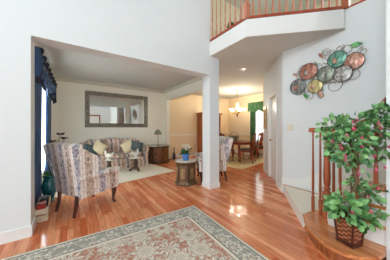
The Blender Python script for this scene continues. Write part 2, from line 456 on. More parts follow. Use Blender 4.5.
# unseen foyer shell behind the camera; window openings added for the fill lights
struct('wall_front', MB().box(-4.3, -1.2, -2.5, -2.4, 0, TOP).box(2.4, 7.0, -2.5, -2.4, 0, TOP).box(-1.2, 2.4, -2.5, -2.4, 2.75, 2.9).box(-1.2, 2.4, -2.5, -2.4, 4.9, TOP)
       .box(-1.2, -0.3, -2.5, -2.4, 0, 2.75).box(1.65, 2.4, -2.5, -2.4, 0, 2.75).box(-0.3, 1.65, -2.5, -2.4, 2.2, 2.75).box(0.45, 0.62, -2.5, -2.4, 0, 2.2).box(-0.3, -0.25, -2.5, -2.4, 0, 2.2).box(-0.25, 0.45, -2.5, -2.4, 0, .3), 'wall')
struct('wall_study', MB().box(-4.3, -4.2, -2.5, -1.4, 0, TOP).box(-4.3, -4.2, 1.2, HF, 0, TOP).box(-4.3, -4.2, -1.4, 1.2, 2.6, 3.2).box(-4.3, -4.2, -1.4, 1.2, 4.8, TOP).box(-4.3, -4.2, -1.4, 1.2, 0, .4), 'wall')
fd = MB().box(0.62, 1.65, -2.47, -2.42, 0.01, 2.2)
for (z0, z1) in ((0.2, 0.95), (1.1, 2.0)):
    for (u0, u1) in ((0.74, 1.08), (1.19, 1.53)): fd.box(u0, u1, -2.425, -2.408, z0, z1, 0.006, 1)
d2 = struct('door_2', fd, 'trim')
MB().sq((0.70, -2.38, 1.0), (.032, .032, .032), 1, 1, 12, 8).build('door_handle', 'brass', d2)
MB().box(0.54, 0.62, -2.40, -2.375, 0, 2.28).box(1.65, 1.73, -2.40, -2.375, 0, 2.28).box(0.62, 1.65, -2.40, -2.375, 2.2, 2.28).build('door_frame', 'cherry', d2, False)

# window frames
def window(name, x, y0, y1, z0, z1, side, nx, nz):
    f = MB(); t = 0.035
    for a in range(nx + 1):
        yy = y0 + (y1 - y0) * a / nx; q = 0.03 if a in (0, nx) else 0.010
        f.box(x - t, x + t, yy - q, yy + q, z0, z1)
    for a in range(nz + 1):
        zz = z0 + (z1 - z0) * a / nz; q = 0.03 if a in (0, nz) else 0.010
        f.box(x - t, x + t, y0, y1, zz - q, zz + q)
    o = struct(name, f, 'trim')
    g = mat('window glass', S(255, 255, 255), 0.0, trans=1.0)
    if 'thin' not in MATS:
        m = bpy.data.materials.new('clear pane'); m.use_nodes = True; nt = m.node_tree; nt.nodes.clear()
        out = nt.nodes.new('ShaderNodeOutputMaterial'); a = nt.nodes.new('ShaderNodeBsdfTransparent'); b = nt.nodes.new('ShaderNodeBsdfGlossy')
        b.inputs['Roughness'].default_value = 0.02; mx = nt.nodes.new('ShaderNodeMixShader'); mx.inputs[0].default_value = 0.06
        nt.links.new(a.outputs[0], mx.inputs[1]); nt.links.new(b.outputs[0], mx.inputs[2]); nt.links.new(mx.outputs[0], out.inputs[0]); MATS['thin'] = m
    MB().box(x - 0.004, x + 0.004, y0, y1, z0, z1).build('pane', MATS['thin'], o, False)
    # casing on the room side
    c = x + side * 0.0
    MB().box(min(c, c + side * .09), max(c, c + side * .09), y0 - .08, y0, z0 - .08, z1 + .08).box(min(c, c + side * .09), max(c, c + side * .09), y1, y1 + .08, z0 - .08, z1 + .08).box(min(c, c + side * .09), max(c, c + side * .09), y0, y1, z1, z1 + .08).box(min(c, c + side * .12), max(c, c + side * .12), y0 - .08, y1 + .08, z0 - .08, z0).build('window_frame', 'trim', o, False)
    return o
window('window_1', -0.685, 3.6, 5.5, 0.45, 2.3, 1, 4, 4)
window('window_2', 6.925, 4.1, 5.1, 0.75, 2.35, -1, 2, 4)

# baseboards, chair rail, crown
def base_prof(mb, x0, y0, x1, y1, h=0.12, th=0.016, mtx=None):
    return mb.box(min(x0, x1), max(x0, x1), min(y0, y1), max(y0, y1), 0, h, mtx=mtx)
struct('baseboard_foyer', MB()  .box(-4.3, -0.43, HB - .018, HB, 0, .125)  .box(-4.3, -0.43, HB - .026, HB - .018, 0, .022).box(-0.43, -0.414, HB - .018, HF, 0, .125), 'trim')
struct('baseboard_column', MB().box(2.354, 2.646, HB - .016, HB, 0, .10).box(2.354, 2.37, HB, HF, 0, .10).box(2.63, 2.646, HB, HF, 0, .10), 'trim')
struct('baseboard_hall', MB().box(0.0, D0 - .075, 0, .016, 0, .13, mtx=A45).box(D1 + .075, 1.80, 0, .016, 0, .13, mtx=A45), 'trim')
struct('baseboard_living', MB().box(-0.62, 3.12, 6.704, 6.72, 0, .11).box(-0.62, -0.604, HF, 6.70, 0, .11).box(3.104, 3.12, 6.55, 6.70, 0, .11), 'trim')
struct('baseboard_dining', MB().box(3.27, 6.85, 6.704, 6.72, 0, .13).box(6.834, 6.85, 3.2, 6.70, 0, .13), 'trim')
M['warm_trim'] = plain('cream chair rail paint', S(252, 244, 226), 0.45, 0.01)
struct('trim_1', MB().box(3.27, 6.85, 6.675, 6.72, 0.94, 1.01, 0.008, 1).box(6.825, 6.85, 3.2, 4.0, 0.95, 1.01, 0.008, 1).box(6.825, 6.85, 5.2, 6.70, 0.95, 1.01, 0.008, 1), 'warm_trim')
cr = MB()
def crown(y):  # profile extruded along x against the back wall
    pts = [(0, 0), (0, -.10), (-.02, -.10), (-.085, -.025), (-.085, 0)]
    return pts
prof = crown(0)
a = [cr.bm.verts.new((-0.62, 6.72 + p[0], CZ - .01 + p[1])) for p in prof]; b = [cr.bm.verts.new((3.12, 6.72 + p[0], CZ - .01 + p[1])) for p in prof]
for i in range(5): cr.bm.faces.new((a[i], a[(i + 1) % 5], b[(i + 1) % 5], b[i]))
a = [cr.bm.verts.new((-0.62 - p[0], 3.13, CZ - .01 + p[1])) for p in prof]; b = [cr.bm.verts.new((-0.62 - p[0], 6.72, CZ - .01 + p[1])) for p in prof]
for i in range(5): cr.bm.faces.new((a[i], a[(i + 1) % 5], b[(i + 1) % 5], b[i]))
a = [cr.bm.verts.new((3.12 + p[0], 3.72, CZ - .01 + p[1])) for p in prof]; b = [cr.bm.verts.new((3.12 + p[0], 6.72, CZ - .01 + p[1])) for p in prof]
for i in range(5): cr.bm.faces.new((a[i], a[(i + 1) % 5], b[(i + 1) % 5], b[i]))
M['crown'] = plain('crown paint', S(206, 204, 190), 0.5, 0.01)
struct('trim_2', cr, 'crown')
# balcony fascia (white face board with a cap)
fas = [(2.385, 2.87), (2.385, 1.92), (3.385, 0.92), (3.46, 0.92)]
fb = MB()
def strip(mb, pts, d, z0, z1):
    """a board of depth d on the room side of an open polyline"""
    off = []
    for i, p in enumerate(pts):
        dirs = []
        if i > 0: dirs.append((Vector(p) - Vector(pts[i - 1])).normalized())
        if i < len(pts) - 1: dirs.append((Vector(pts[i + 1]) - Vector(p)).normalized())
        nn = Vector((0, 0))
        for q in dirs: nn += Vector((q.y, -q.x))
        nn.normalize(); k = 1.0 / max(0.3, nn.dot(Vector((dirs[0].y, -dirs[0].x))))
        off.append((p[0] + nn.x * d * k, p[1] + nn.y * d * k))
    return mb.prism(list(pts) + off[::-1], z0, z1)
strip(fb, fas, 0.02, CZ - 0.005, UZ - 0.03)
struct('trim_3', fb, 'trim')

# ================================================================ BALCONY RAILING
def turned(h, r):   # a turned baluster profile, square foot and head
    return [(r * .95, 0), (r * .95, h * .16), (r * .55, h * .18), (r * .8, h * .21), (r * .5, h * .24), (r * .92, h * .34), (r * .45, h * .86), (r * .6, h * .88), (r * .45, h * .9), (r * .5, h)]
railing = thing('balcony_railing', 'upper balcony railing of pink oak balusters above white fascia', 'railing', (2.42, 1.93, UZ))
def rel(p, o): return (p[0] - o[0], p[1] - o[1])
ro = (2.42, 1.93)
path = [rel(p, ro) for p in ((2.40, 2.87), (2.40, 1.935), (3.40, 0.935), (3.52, 0.80))]
path2 = [rel(p, ro) for p in ((3.52, 0.86), (3.52, -2.35))]
sh = MB(); strip(sh, path[:3], 0.035, -0.012, 0.028); strip(sh, path[:3], -0.05, -0.012, 0.028)
strip(sh, path2, 0.06, 0.0, 0.03); strip(sh, path2, -0.04, 0.0, 0.03)
sh.build('shoe_rail', 'rail_red', railing, False)
RH = 0.92
hr = MB()
for pa in (path[:3], path2): hr.tube([(p[0], p[1], RH) for p in pa], 0.032, 10)
hr.build('handrail', 'rail_red', railing)
def newel(mb, x, y, h, r=0.045):
    mb.box(x - r, x + r, y - r, y + r, 0, h * .28, 0.004, 1)
    mb.lathe([(r * .9, h * .28), (r * .6, h * .30), (r * 1.0, h * .34), (r * .6, h * .38), (r * .95, h * .5), (r * .6, h * .78), (r * .9, h * .8)], 14, (x, y, 0))
    mb.box(x - r, x + r, y - r, y + r, h * .80, h, 0.004, 1)
    mb.lathe([(r * .7, h), (r * 1.1, h + .02), (r * .9, h + .06), (0, h + .085)], 14, (x, y, 0))
    return mb
newel(MB(), *path[1], RH + .03).build('newel_post', 'baluster', railing)
newel(MB(), 3.46 - ro[0], 0.90 - ro[1], RH + .03).build('newel_post', 'oak_v', railing)
bal_mesh = None
def along(p, q, n, a=0.5, b=0.5):
    for i in range(n):
        f = (i + a) / (n - 1 + a + b)
        yield (p[0] + (q[0] - p[0]) * f, p[1] + (q[1] - p[1]) * f)
pts = list(along(path[0], path[1], 7, .35, 1.0)) + list(along(path[1], path[2], 13, 1.0, .6)) + list(along(path2[0], path2[1], 26, 1.0, .5))
proto = None
for (x, y) in pts:
    if proto is None:
        bm = MB().box(-.014, .014, -.014, .014, 0.025, 0.16, 0.002, 1); bm.lathe([(r, z + .16) for r, z in turned(RH - .17, .0135)], 10)
        proto = bm.build('baluster', 'baluster', railing); o = proto
    else: o = proto.copy(); COL.objects.link(o)
    o.location = (x, y, 0)

# ================================================================ STAIRCASE
st = thing('staircase', 'oak starting step and white stair with cream treads rising right of the hall', 'staircase', (2.9, 0.6, 0))
so = (2.9, 0.6)
def R(pts): return [rel(p, so) for p in pts]
Z1, Z2, Z3, Z4 = 0.17, 0.36, 0.55, 0.725
def smooth_curve(pts, n=6):
    out = []
    for i in range(len(pts) - 1):
        p0 = Vector(pts[max(i - 1, 0)]); p1 = Vector(pts[i]); p2 = Vector(pts[i + 1]); p3 = Vector(pts[min(i + 2, len(pts) - 1)])
        for k in range(n):
            t = k / n
            out.append(tuple(0.5 * ((2 * p1) + (p2 - p0) * t + (2 * p0 - 5 * p1 + 4 * p2 - p3) * t * t + (3 * p1 - p0 - 3 * p2 + p3) * t ** 3)))
    out.append(tuple(pts[-1])); return out
front = smooth_curve([(2.455, 1.075), (2.22, .93), (2.075, .77), (2.015, .62), (2.05, .48), (2.17, .37), (2.31, .325), (2.40, .335)])
# starting step: tread of oak with a rounded end, panelled oak riser set back under it
def inset(pts, c, k): return [(c[0] + (p[0] - c[0]) * k, c[1] + (p[1] - c[1]) * k) for p in pts]
oak_top = front + [(2.46, .335), (2.46, .80), (2.80, .95), (2.76, 1.03), (2.60, 1.075)]
MB().prism(R(oak_top), Z1 - .032, Z1).build('tread', 'oak', st, False)
M['oak_dark'] = wood('stair riser oak', S(126, 68, 36), S(168, 100, 58), 0.3, 2)
ris = inset(front, (2.5, .75), 0.89)
MB().prism(R(ris + [(2.47, .36), (2.55, 1.10), (2.49, 1.10)]), 0.0, Z1 - .032).build('riser', 'oak_dark', st, False)
MB().prism(R(inset(front, (2.5, .75), 0.93) + [(2.47, .36), (2.55, 1.10), (2.49, 1.10)]), 0.0, 0.022).build('base_mould', 'oak', st, False)
MB().prism(R([(2.47, 1.085), (3.44, 1.86), (3.46, 1.84), (3.46, 0.9), (2.46, .80), (2.46, 0.9)]), 0.0, Z1 - .012).build('riser', 'trim', st, False)
MB().prism(R([(2.447, 1.085), (2.60, 1.08), (2.765, 1.035), (2.805, .945), (3.455, 1.22), (3.455, 1.885)]), Z1 - .012, Z1).build('tread', 'carpet', st, False)
def riser_line(k):
    return {2: ((2.46, .80), (3.46, 1.25)), 3: ((2.46, .64), (3.46, .86)), 4: ((2.46, .45), (3.46, .52))}[k]
zprev = Z1 - .02
for k, z in ((2, Z2), (3, Z3), (4, Z4)):
    a, b = riser_line(k)
    MB().prism(R([a, b, (3.46, -2.3), (2.46 if k < 4 else 2.575, -2.3), (2.46 if k < 4 else 2.575, .34), (2.46, .34)]), zprev, z - .03).build('riser', 'trim', st, False)
    yb = .34
    n = Vector((-(b[1] - a[1]), b[0] - a[0])).normalized() * .025
    MB().prism(R([(a[0] - .02, a[1] + n.y), (b[0], b[1] + n.y), (b[0], .1), (2.575, .1), (2.575, yb), (2.44, yb)]), z - .03, z - .001).build('tread', 'oak', st, False)
    MB().prism(R([(2.66, a[1] + .09 + n.y), (b[0], b[1] + n.y), (b[0], .1), (2.66, .1)]), z - .001, z + .006).build('carpet', 'carpet', st, False)
    zprev = z - .03
z = Z4; y = 0.17
while y > -2.2:
    MB().prism(R([(2.575, y), (3.455, y), (3.455, -2.38), (2.575, -2.38)]), z, z + .155).build('riser', 'trim', st, False)
    MB().prism(R([(2.575, y + .025), (3.455, y + .025), (3.455, y - .28), (2.575, y - .28)]), z + .155, z + .185).build('tread', 'oak', st, False)
    y -= .27; z += .185
# skirt board rising along the art wall
sk = MB()
def wallpoly(mb, pts, x0, x1):
    lo = [mb.bm.verts.new((x0, p[0], p[1])) for p in pts]; hi = [mb.bm.verts.new((x1, p[0], p[1])) for p in pts]
    mb.bm.faces.new(lo); mb.bm.faces.new(hi[::-1]); n = len(pts)
    for i in range(n): mb.bm.faces.new((lo[i], hi[i], hi[(i + 1) % n], lo[(i + 1) % n]))
    return mb
wallpoly(sk, [(1.90 - so[1], .16), (1.90 - so[1], .31), (1.62 - so[1], .33), (.60 - so[1], .90), (.10 - so[1], 1.2), (.10 - so[1], .4)], 3.442 - so[0], 3.459 - so[0])
sk.build('skirt_board', 'trim', st, False)
wallpoly(MB(), [(1.88 - so[1], .165), (1.88 - so[1], .178), (1.25 - so[1], .178), (1.25 - so[1], .165)], 3.425 - so[0], 3.442 - so[0]).build('shoe_mould', 'oak', st, False)

# stair railing
sr = thing('stair_railing', 'red oak stair railing with turned newel standing on the starting step', 'railing', (2.60, 0.86, Z1))
o3 = (2.60, 0.86, Z1)
def q3(x, y, z): return (x - o3[0], y - o3[1], z - o3[2])
RT = 1.275
def railbar(mb, pts, w=.032, h=.024):
    rings = []
    P = [Vector(p) for p in pts]
    for i, p in enumerate(P):
        d = (P[min(i + 1, len(P) - 1)] - P[max(i - 1, 0)]); d.z = 0; d.normalize(); s_ = Vector((d.y, -d.x, 0))
        prof = [(-w, -h), (w, -h), (w * 1.05, h * .2), (w * .6, h), (-w * .6, h), (-w * 1.05, h * .2)]
        rings.append([mb.bm.verts.new(p + s_ * a + Vector((0, 0, b))) for a, b in prof])
    for a, b in zip(rings, rings[1:]):
        for k in range(6): mb.bm.faces.new((a[k], a[(k + 1) % 6], b[(k + 1) % 6], b[k]))
    mb.bm.faces.new(rings[0][::-1]); mb.bm.faces.new(rings[-1]); return mb
rp = [q3(2.69, 1.08, RT), q3(2.66, 1.00, RT), q3(2.60, .87, RT), q3(2.575, .78, RT), q3(2.55, .68, RT + .005), q3(2.535, .58, RT + .03), q3(2.52, .48, RT + .11), q3(2.50, .345, RT + .30)]
railbar(MB(), rp, .034, .030).build('handrail', 'oak_v', sr)
MB().lathe([(.05, -.024), (.058, -.01), (.058, .012), (.04, .026), (0, .028)], 18, q3(2.595, .865, RT)).build('rail_cap', 'oak_v', sr)
nw = MB(); h = RT - Z1 - .02
nw.box(-.040, .040, -.040, .040, 0, .34, .004, 1)
nw.lathe([(.036, .34), (.024, .355), (.042, .38), (.024, .405), (.036, .43), (.040, .52), (.025, .93 * h), (.028, .95 * h), (.022, h)], 14)
nw.build('newel_post', 'oak_v', sr)
def sbal(x, y, zf, zt):
    m = MB(); L = zt - zf
    m.box(-.016, .016, -.016, .016, 0, .2, .002, 1)
    m.lathe([(.016, .2), (.011, .215), (.017, .24), (.011, .26), (.016, .32), (.010, L * .92), (.012, L)], 10)
    o = m.build('baluster', 'oak_v', sr); o.location = q3(x, y, zf)
sbal(2.675, 1.045, Z1, RT - .02); sbal(2.635, .945, Z1, RT - .02); sbal(2.625, .80, Z1, RT - .0)
sbal(2.55, .715, Z2, RT - .01); sbal(2.535, .56, Z3, RT + .01); sbal(2.515, .415, Z4, RT + .17)

# ================================================================ METAL WALL ART on the stair wall
WX = 3.46
art = thing('wall_art', 'metal wall sculpture of coloured discs, leaves and wire scrolls over the stairs', 'wall art', (WX, 1.30, 2.0))
def disc_mat(name, c1, c2, c3):
    def fn(t):
        x, y, z = t.xyz(t.obj())
        wv = (((y * 60.0) + t.noise(t.obj(), 9, 3) * 9.0).sin() * 0.5 + 0.5)
        n = t.noise(t.obj(), 13, 3, 0.6, 1.0)
        c = t.mix(n.step(.35, .65), c1, c2)
        return t.mix(wv.step(.80, .95) * 0.6, c, c3)
    return mat(name, fn, 0.32, metal=0.35)
DM = dict(green=disc_mat('leaf green enamel', S(50, 130, 62), S(110, 170, 100), S(30, 80, 40)), grey=disc_mat('disc slate', S(74, 78, 76), S(132, 134, 128), S(196, 176, 160)), copper=disc_mat('disc copper', S(156, 96, 78), S(188, 134, 114), S(96, 56, 46)),
          olive=disc_mat('disc olive', S(182, 164, 104), S(206, 192, 140), S(110, 96, 52)), sage=disc_mat('disc sage', S(116, 126, 110), S(158, 164, 146), S(70, 74, 66)),
          teal=disc_mat('disc teal', S(70, 128, 106), S(124, 168, 146), S(36, 80, 68)), silver=disc_mat('disc silver', S(128, 124, 120), S(196, 190, 184), S(86, 62, 54)),
          rust=disc_mat('disc rust', S(164, 96, 74), S(206, 166, 146), S(90, 52, 42)))
# disc centres on the wall, measured (y, z) in metres
M['rim'] = plain('dark bronze rim', S(72, 62, 54), .35, .1, metal=.5)
DISCS = [('grey', 1.59, 2.067, .152), ('copper', 1.407, 2.301, .155), ('olive', 1.308, 2.023, .128), ('sage', 1.144, 2.188, .138), ('teal', 1.0, 2.392, .14), ('silver', .927, 2.14, .132), ('rust', .799, 2.299, .132)]
for i, (mm, yy, zz, r) in enumerate(DISCS):
    r *= .91
    ox = -0.035 - 0.018 * (i % 2)
    d = MB().lathe([(0, .018), (r * .35, .016), (r * .8, .004), (r * .97, 0), (r, .006), (r, -.004), (r * .9, -.006), (0, .006)], 30, mtx=trs((ox, yy - 1.30, zz - 2.0), ry=-PI / 2))
    p = d.build('disc', DM[mm], art)
    ring = [(ox - .004, yy - 1.30 + r * math.cos(2 * PI * k / 32), zz - 2.0 + r * math.sin(2 * PI * k / 32)) for k in range(32)]
    MB().tube(ring, .0042, 6, True).build('rim', 'rim', p)
    # small applied leaf on the disc
    MB().prism([(-.012, -.05), (.012, -.05), (.03, 0), (.0, .06), (-.03, 0)], 0, .008, mtx=trs((ox - .022, yy - 1.30 + r * .2, zz - 2.0 - r * .15), ry=-PI / 2) @ rotz(1.0 + i)).build('applied_leaf', DM['silver' if i % 2 else 'rust'], p)
LEAVES = [('rust', 1.638, 2.304, 1.2, .10), ('copper', 1.22, 2.524, .6, .10), ('green', .773, 2.538, 1.5, .13), ('green', 1.453, 1.879, -2.4, .11), ('rust', 1.23, 1.88, -2.7, .13), ('sage', 1.30, 2.40, .2, .09), ('teal', 1.06, 2.28, 2.8, .09)]
for mm, yy, zz, a, L in LEAVES:
    pts = [(0, -L * .6), (L * .22, -L * .25), (L * .26, L * .1), (0, L * .6), (-L * .26, L * .1), (-L * .22, -L * .25)]
    MB().prism(pts, 0, .006, mtx=trs((-.03, yy - 1.30, zz - 2.0), ry=-PI / 2) @ rotz(PI / 2 + a)).build('leaf', DM[mm], art)
def spiral(cy, cz, r, a0, turns, tail=None, flip=1):
    pts = []
    n = int(26 * turns)
    for k in range(n + 1):
        f = k / n; a = a0 + flip * 2 * PI * turns * f; rr = r * (1 - .72 * f)
        pts.append((-.018, cy - 1.30 + rr * math.cos(a), cz - 2.0 + rr * math.sin(a)))
    if tail: pts.insert(0, (-.018, tail[0] - 1.30, tail[1] - 2.0))
    return MB().tube(pts, .0042, 6).build('scroll', 'scroll', art)
M['scroll'] = plain('bronze wire', S(164, 144, 124), 0.35, 0.1, metal=0.6)
spiral(1.50, 2.38, .10, 3.6, 1.3, (1.54, 2.22)); spiral(1.09, 2.47, .13, -.6, 1.5, (1.05, 2.32), -1); spiral(.88, 2.50, .11, -2.6, 1.4, (.95, 2.36), 1)
spiral(1.26, 2.34, .07, 0, 1.2); spiral(.80, 2.12, .13, 1.5, 1.1, (.75, 2.24), -1); spiral(1.05, 1.99, .12, 2.6, 1.0, (1.20, 2.04), 1); spiral(1.42, 1.86, .09, 1.3, 1.2, (1.47, 1.94), 1); spiral(1.22, 1.86, .08, 2.0, 1.0, (1.26, 1.96), -1)
spiral(1.56, 2.28, .07, 1.0, 1.4, (1.48, 2.2), -1); spiral(1.15, 2.55, .07, .5, 1.4, (1.2, 2.45)); spiral(.97, 2.56, .06, 2.2, 1.3); spiral(.70, 2.42, .07, 1.6, 1.2, (.76, 2.36), -1); spiral(1.52, 1.95, .06, .4, 1.2)
MB().tube([(-.012, .42, .10), (-.012, .0, .22), (-.012, -.42, .40)], .007, 6).tube([(-.012, .30, .36), (-.012, .0, .12), (-.012, -.34, .2)], .007, 6).build('back_wire', 'scroll', art)

# light switch on the stair wall
sw = thing('light_switch', 'ivory double light switch plate below the metal wall art', 'light switch', (WX, 1.745, 1.305))
M['ivory'] = plain('ivory plastic', S(226, 218, 196), 0.35, 0.01)
MB().box(-.007, 0, -.058, .058, -.058, .058, .003, 1).build('plate', 'ivory', sw)
for yy in (-.024, .024): MB().box(-.016, -.006, yy - .005, yy + .005, -.012, .012, .001, 1).build('toggle', 'ivory', sw)

# recessed light in the hall ceiling
rl = thing('recessed_light', 'recessed ceiling downlight with white trim ring above the hall', 'ceiling light', (3.61, 3.03, CZ))
MB().lathe([(.088, -.001), (.09, -.010), (.068, -.012), (.064, -.002)], 24).build('trim_ring', 'trim', rl)
MB().lathe([(.062, -.002), (.06, -.004), (0, -.004)], 20).build('lamp', plain('dim bulb glass', S(60, 56, 50), 0.3), rl)

# gold framed picture on the angled hall wall
pf = thing('picture_frame', 'narrow gold framed picture on the hall wall beside the doorway', 'picture', A45 @ Vector((1.56, 0, 1.58)), PI / 4)
fr = MB()
for (x0, x1, z0, z1) in ((-.16, .16, .27, .31), (-.16, .16, -.31, -.27), (-.16, -.12, -.27, .27), (.12, .16, -.27, .27)): fr.box(x0, x1, 0, .035, z0, z1, .006, 1)
fr.build('frame', 'brass', pf)
MB().box(-.12, .12, .004, .012, -.27, .27).build('print', mat('sepia print', lambda t: t.mix(t.noise(t.obj(), 9, 4).step(.4, .62), S(206, 190, 150), S(128, 108, 76)), 0.5), pf, False)

# ================================================================ RUGS
rg = MB().box(-RX, RX, -RY, RY, 0, .010, .003, 1).build('area_rug', 'rug')
RA = math.radians(-2.5)
off = Vector((RX, RY, 0)); off.rotate(Matrix.Rotation(RA, 3, 'Z'))
rg.location = (1.648 - off.x, 2.415 - off.y, 0.0005); rg.rotation_euler = (0, 0, RA)
tag(rg, 'large oriental rug with sage border and terracotta floral field in the foyer', 'rug')
LA = math.radians(10)
lr = MB().box(-3.0, 0, 0, 2.0, 0, .012, .004, 1).build('area_rug', 'carpet')
lr.location = (2.50, 4.66, 0.0005); lr.rotation_euler = (0, 0, LA)
tag(lr, 'plain cream rug under the pedestal tables in front of the sofa', 'rug')
dg = thing('area_rug', 'tan bordered rug under the dining table', 'rug', (4.3, 3.65, 0.0005), math.radians(10))
MB().box(0.30, 2.15, .30, 2.05, 0, .012).build('field', 'din_rug', dg)
MB().box(0, 2.45, 0, .30, 0, .012).box(0, 2.45, 2.05, 2.35, 0, .012).box(0, .30, .30, 2.05, 0, .012).box(2.15, 2.45, .30, 2.05, 0, .012).build('border', 'din_rug_edge', dg)

# ================================================================ WING CHAIRS
def lerp(a, b, f): return a + (b - a) * f
wc = thing('wing_chair', 'striped floral wing chair seen from behind beside the blue curtains', 'armchair', (0.19, 3.45, 0), 0, 'striped floral wing chairs')
# local: faces +y, seat at z .46
b = MB()
b.box(-.31, .31, -.30, .33, .27, .40, .03, 3)
b.build('seat_frame', 'floral', wc)
MB().sq((0, .05, .445), (.29, .32, .075), .35, .3, 28, 12).build('seat_cushion', 'floral', wc)
def bk(u, v):           # outside back: raked and slightly hollow
    z = lerp(.27, 1.05, v); wd = lerp(.30, .37, v ** .8)
    top = .022 * math.sin(PI * u) * (v ** 4)
    return (lerp(-wd, wd, u), -.30 - .17 * v ** 1.2 + .02 * (2 * u - 1) ** 2, z + top)
MB().sheet(bk, 14, 14, .13, lambda u, v: (0, 1, .12)).build('backrest', 'floral', wc)
for sx in (-1, 1):
    def wing(u, v, sx=sx):     # u from the back forward, v upward
        z = lerp(.55, 1.045 - .10 * u * u, v)
        reach = lerp(.02, .27, (math.sin(PI * min(1, v * 1.02) * .62 + .35)) ** 1.0) * (1.0 if v < .8 else 1.0 - (v - .8) * 1.6)
        yb = -.30 - .17 * ((z - .27) / .78) ** 1.2
        wd = lerp(.30, .365, ((z - .27) / .78) ** .8)
        return (sx * (wd + .015 + .03 * u), yb + u * (reach + .08), z)
    MB().sheet(wing, 10, 12, .065, lambda u, v, sx=sx: (-sx, 0, 0)).build('wing', 'floral', wc)
    a = MB()
    a.sheet(lambda u, v, sx=sx: (sx * (.325 + .02 * v), lerp(-.30 - .03 * v, .34, u), lerp(.27, .55, v)), 10, 8, .09, lambda u, v, sx=sx: (-sx, 0, 0))
    pts = [(sx * .325, lerp(-.34, .35, i / 10), .565 + .015 * math.sin(i / 10 * PI)) for i in range(11)]
    a.tube(pts, [.03, .05, .058] + [.062] * 7 + [.05], 14)
    a.build('arm', 'floral', wc)
for (x, y, rear) in ((-.27, .27, 0), (.27, .27, 0), (-.22, -.30, 1), (.22, -.30, 1)):
    m = MB()
    if rear: m.tube([(x, y, .30), (x, y - .01, .18), (x * 1.03, y - .05, .0)], [.034, .028, .022], 8)
    else:
        s_ = 1 if x > 0 else -1
        m.tube([(x, y, .30), (x + s_ * .015, y + .02, .22), (x + s_ * .008, y + .012, .12), (x, y + .008, .05), (x + s_ * .012, y + .025, .018), (x + s_ * .014, y + .03, 0)], [.045, .042, .026, .018, .026, .028], 10)
    m.build('leg', 'mahogany', wc)
wc.rotation_euler = (0, 0, math.radians(30 - 90))
another(wc, (2.86, 3.43, 0), math.radians(152 - 90), 'striped floral wing chair partly hidden behind the white column')

# ================================================================ SOFA
sf = thing('sofa', 'three seat striped floral sofa with camel back under the wide mirror', 'sofa', (1.07, 6.22, 0.013), 0)
sf.scale = (.94, 1, .96)
# local: faces -y
MB().box(-1.05, 1.05, -.42, .40, .10, .34, .03, 3).build('base', 'floral_sofa', sf)
def skirt(u, v):
    s_ = u * 3.86
    if s_ < .86: p = (-1.07, .42 - s_)
    elif s_ < 3.0 + .0: p = (-1.07 + (s_ - .86), -.44)
    else: p = (1.07, -.44 + (s_ - 3.0))
    w_ = .008 * math.sin(s_ * 40)
    return (p[0] + w_ * (1 if abs(p[0]) > 1.06 else 0), p[1] + w_, lerp(.0, .22, v))
MB().sheet(skirt, 120, 3).build('skirt', 'floral_sofa', sf)
for i in range(3):
    x = (i - 1) * .58
    MB().sq((x, -.10, .42), (.288, .36, .085), .35, .28, 28, 12).build('seat_cushion', 'floral_sofa', sf)
    top = .77 if i == 1 else .745
    MB().sq((x, .20, top - .08), (.29, .13, .30), .55, .45, 28, 14, mtx=Matrix.Translation((0, 0, 0))).build('back_cushion', 'floral_sofa', sf)
def sb(u, v):
    t = 2 * u - 1; zt = .93 + .06 * math.cos(t * PI) * .5 - .06 * abs(t) ** 4
    return (t * 1.0, .42 - .0 * v, lerp(.2, zt, v))
MB().sheet(sb, 40, 8, .14, lambda u, v: (0, -1, 0)).build('backrest', 'floral_sofa', sf)
for sx in (-1, 1):
    a = MB().box(sx * 1.0 - .085, sx * 1.0 + .085, -.42, .40, .12, .58, .03, 3)
    a.tube([(sx * 1.0, lerp(-.45, .40, i / 8), .60) for i in range(9)], .105, 16)
    a.build('arm', 'floral_sofa', sf)

# cushions on the sofa
def cushion(name, label, m, loc, rot, h=(.19, .07, .18), grp='sofa cushions'):
    c = MB()
    def f(sg):
        def g(u, v):
            a, b_ = 2 * u - 1, 2 * v - 1
            t = max(0, (1 - abs(a) ** 2.6) * (1 - abs(b_) ** 2.6)) ** .5
            k = 1 - .06 * (1 - abs(a)) * abs(b_) ; k2 = 1 - .06 * (1 - abs(b_)) * abs(a)
            return (a * h[0] * k2, sg * h[1] * t, b_ * h[2] * k)
        return g
    c.sheet(f(1), 14, 14); c.sheet(f(-1), 14, 14)
    bmesh.ops.remove_doubles(c.bm, verts=c.bm.verts, dist=1e-4)
    o = c.build(name, m); o.location = loc; o.rotation_euler = rot
    return tag(o, label, 'cushion', grp)
M['teal_cloth'] = plain('dark teal velvet', S(70, 84, 86), 0.8, 0.12, 30)
M['cream_cloth'] = plain('cream silk cushion', S(222, 204, 168), 0.7, 0.06, 20)
cushion('throw_cushion', 'dark slate cushion at the left end of the sofa', 'teal_cloth', (.40, 5.98, .66), (-.45, .35, .15), (.21, .07, .15))
cushion('throw_cushion', 'cream cushion leaning beside the left dark slate cushion', 'cream_cloth', (.64, 6.00, .69), (-.40, .60, -.1))
cushion('throw_cushion', 'cream cushion on the right half of the sofa', 'cream_cloth', (1.46, 5.98, .68), (-.40, -.45, .1))
cushion('throw_cushion', 'dark slate cushion against the right arm of the sofa', 'teal_cloth', (1.72, 5.92, .69), (-.40, .30, -.2), (.20, .07, .16))

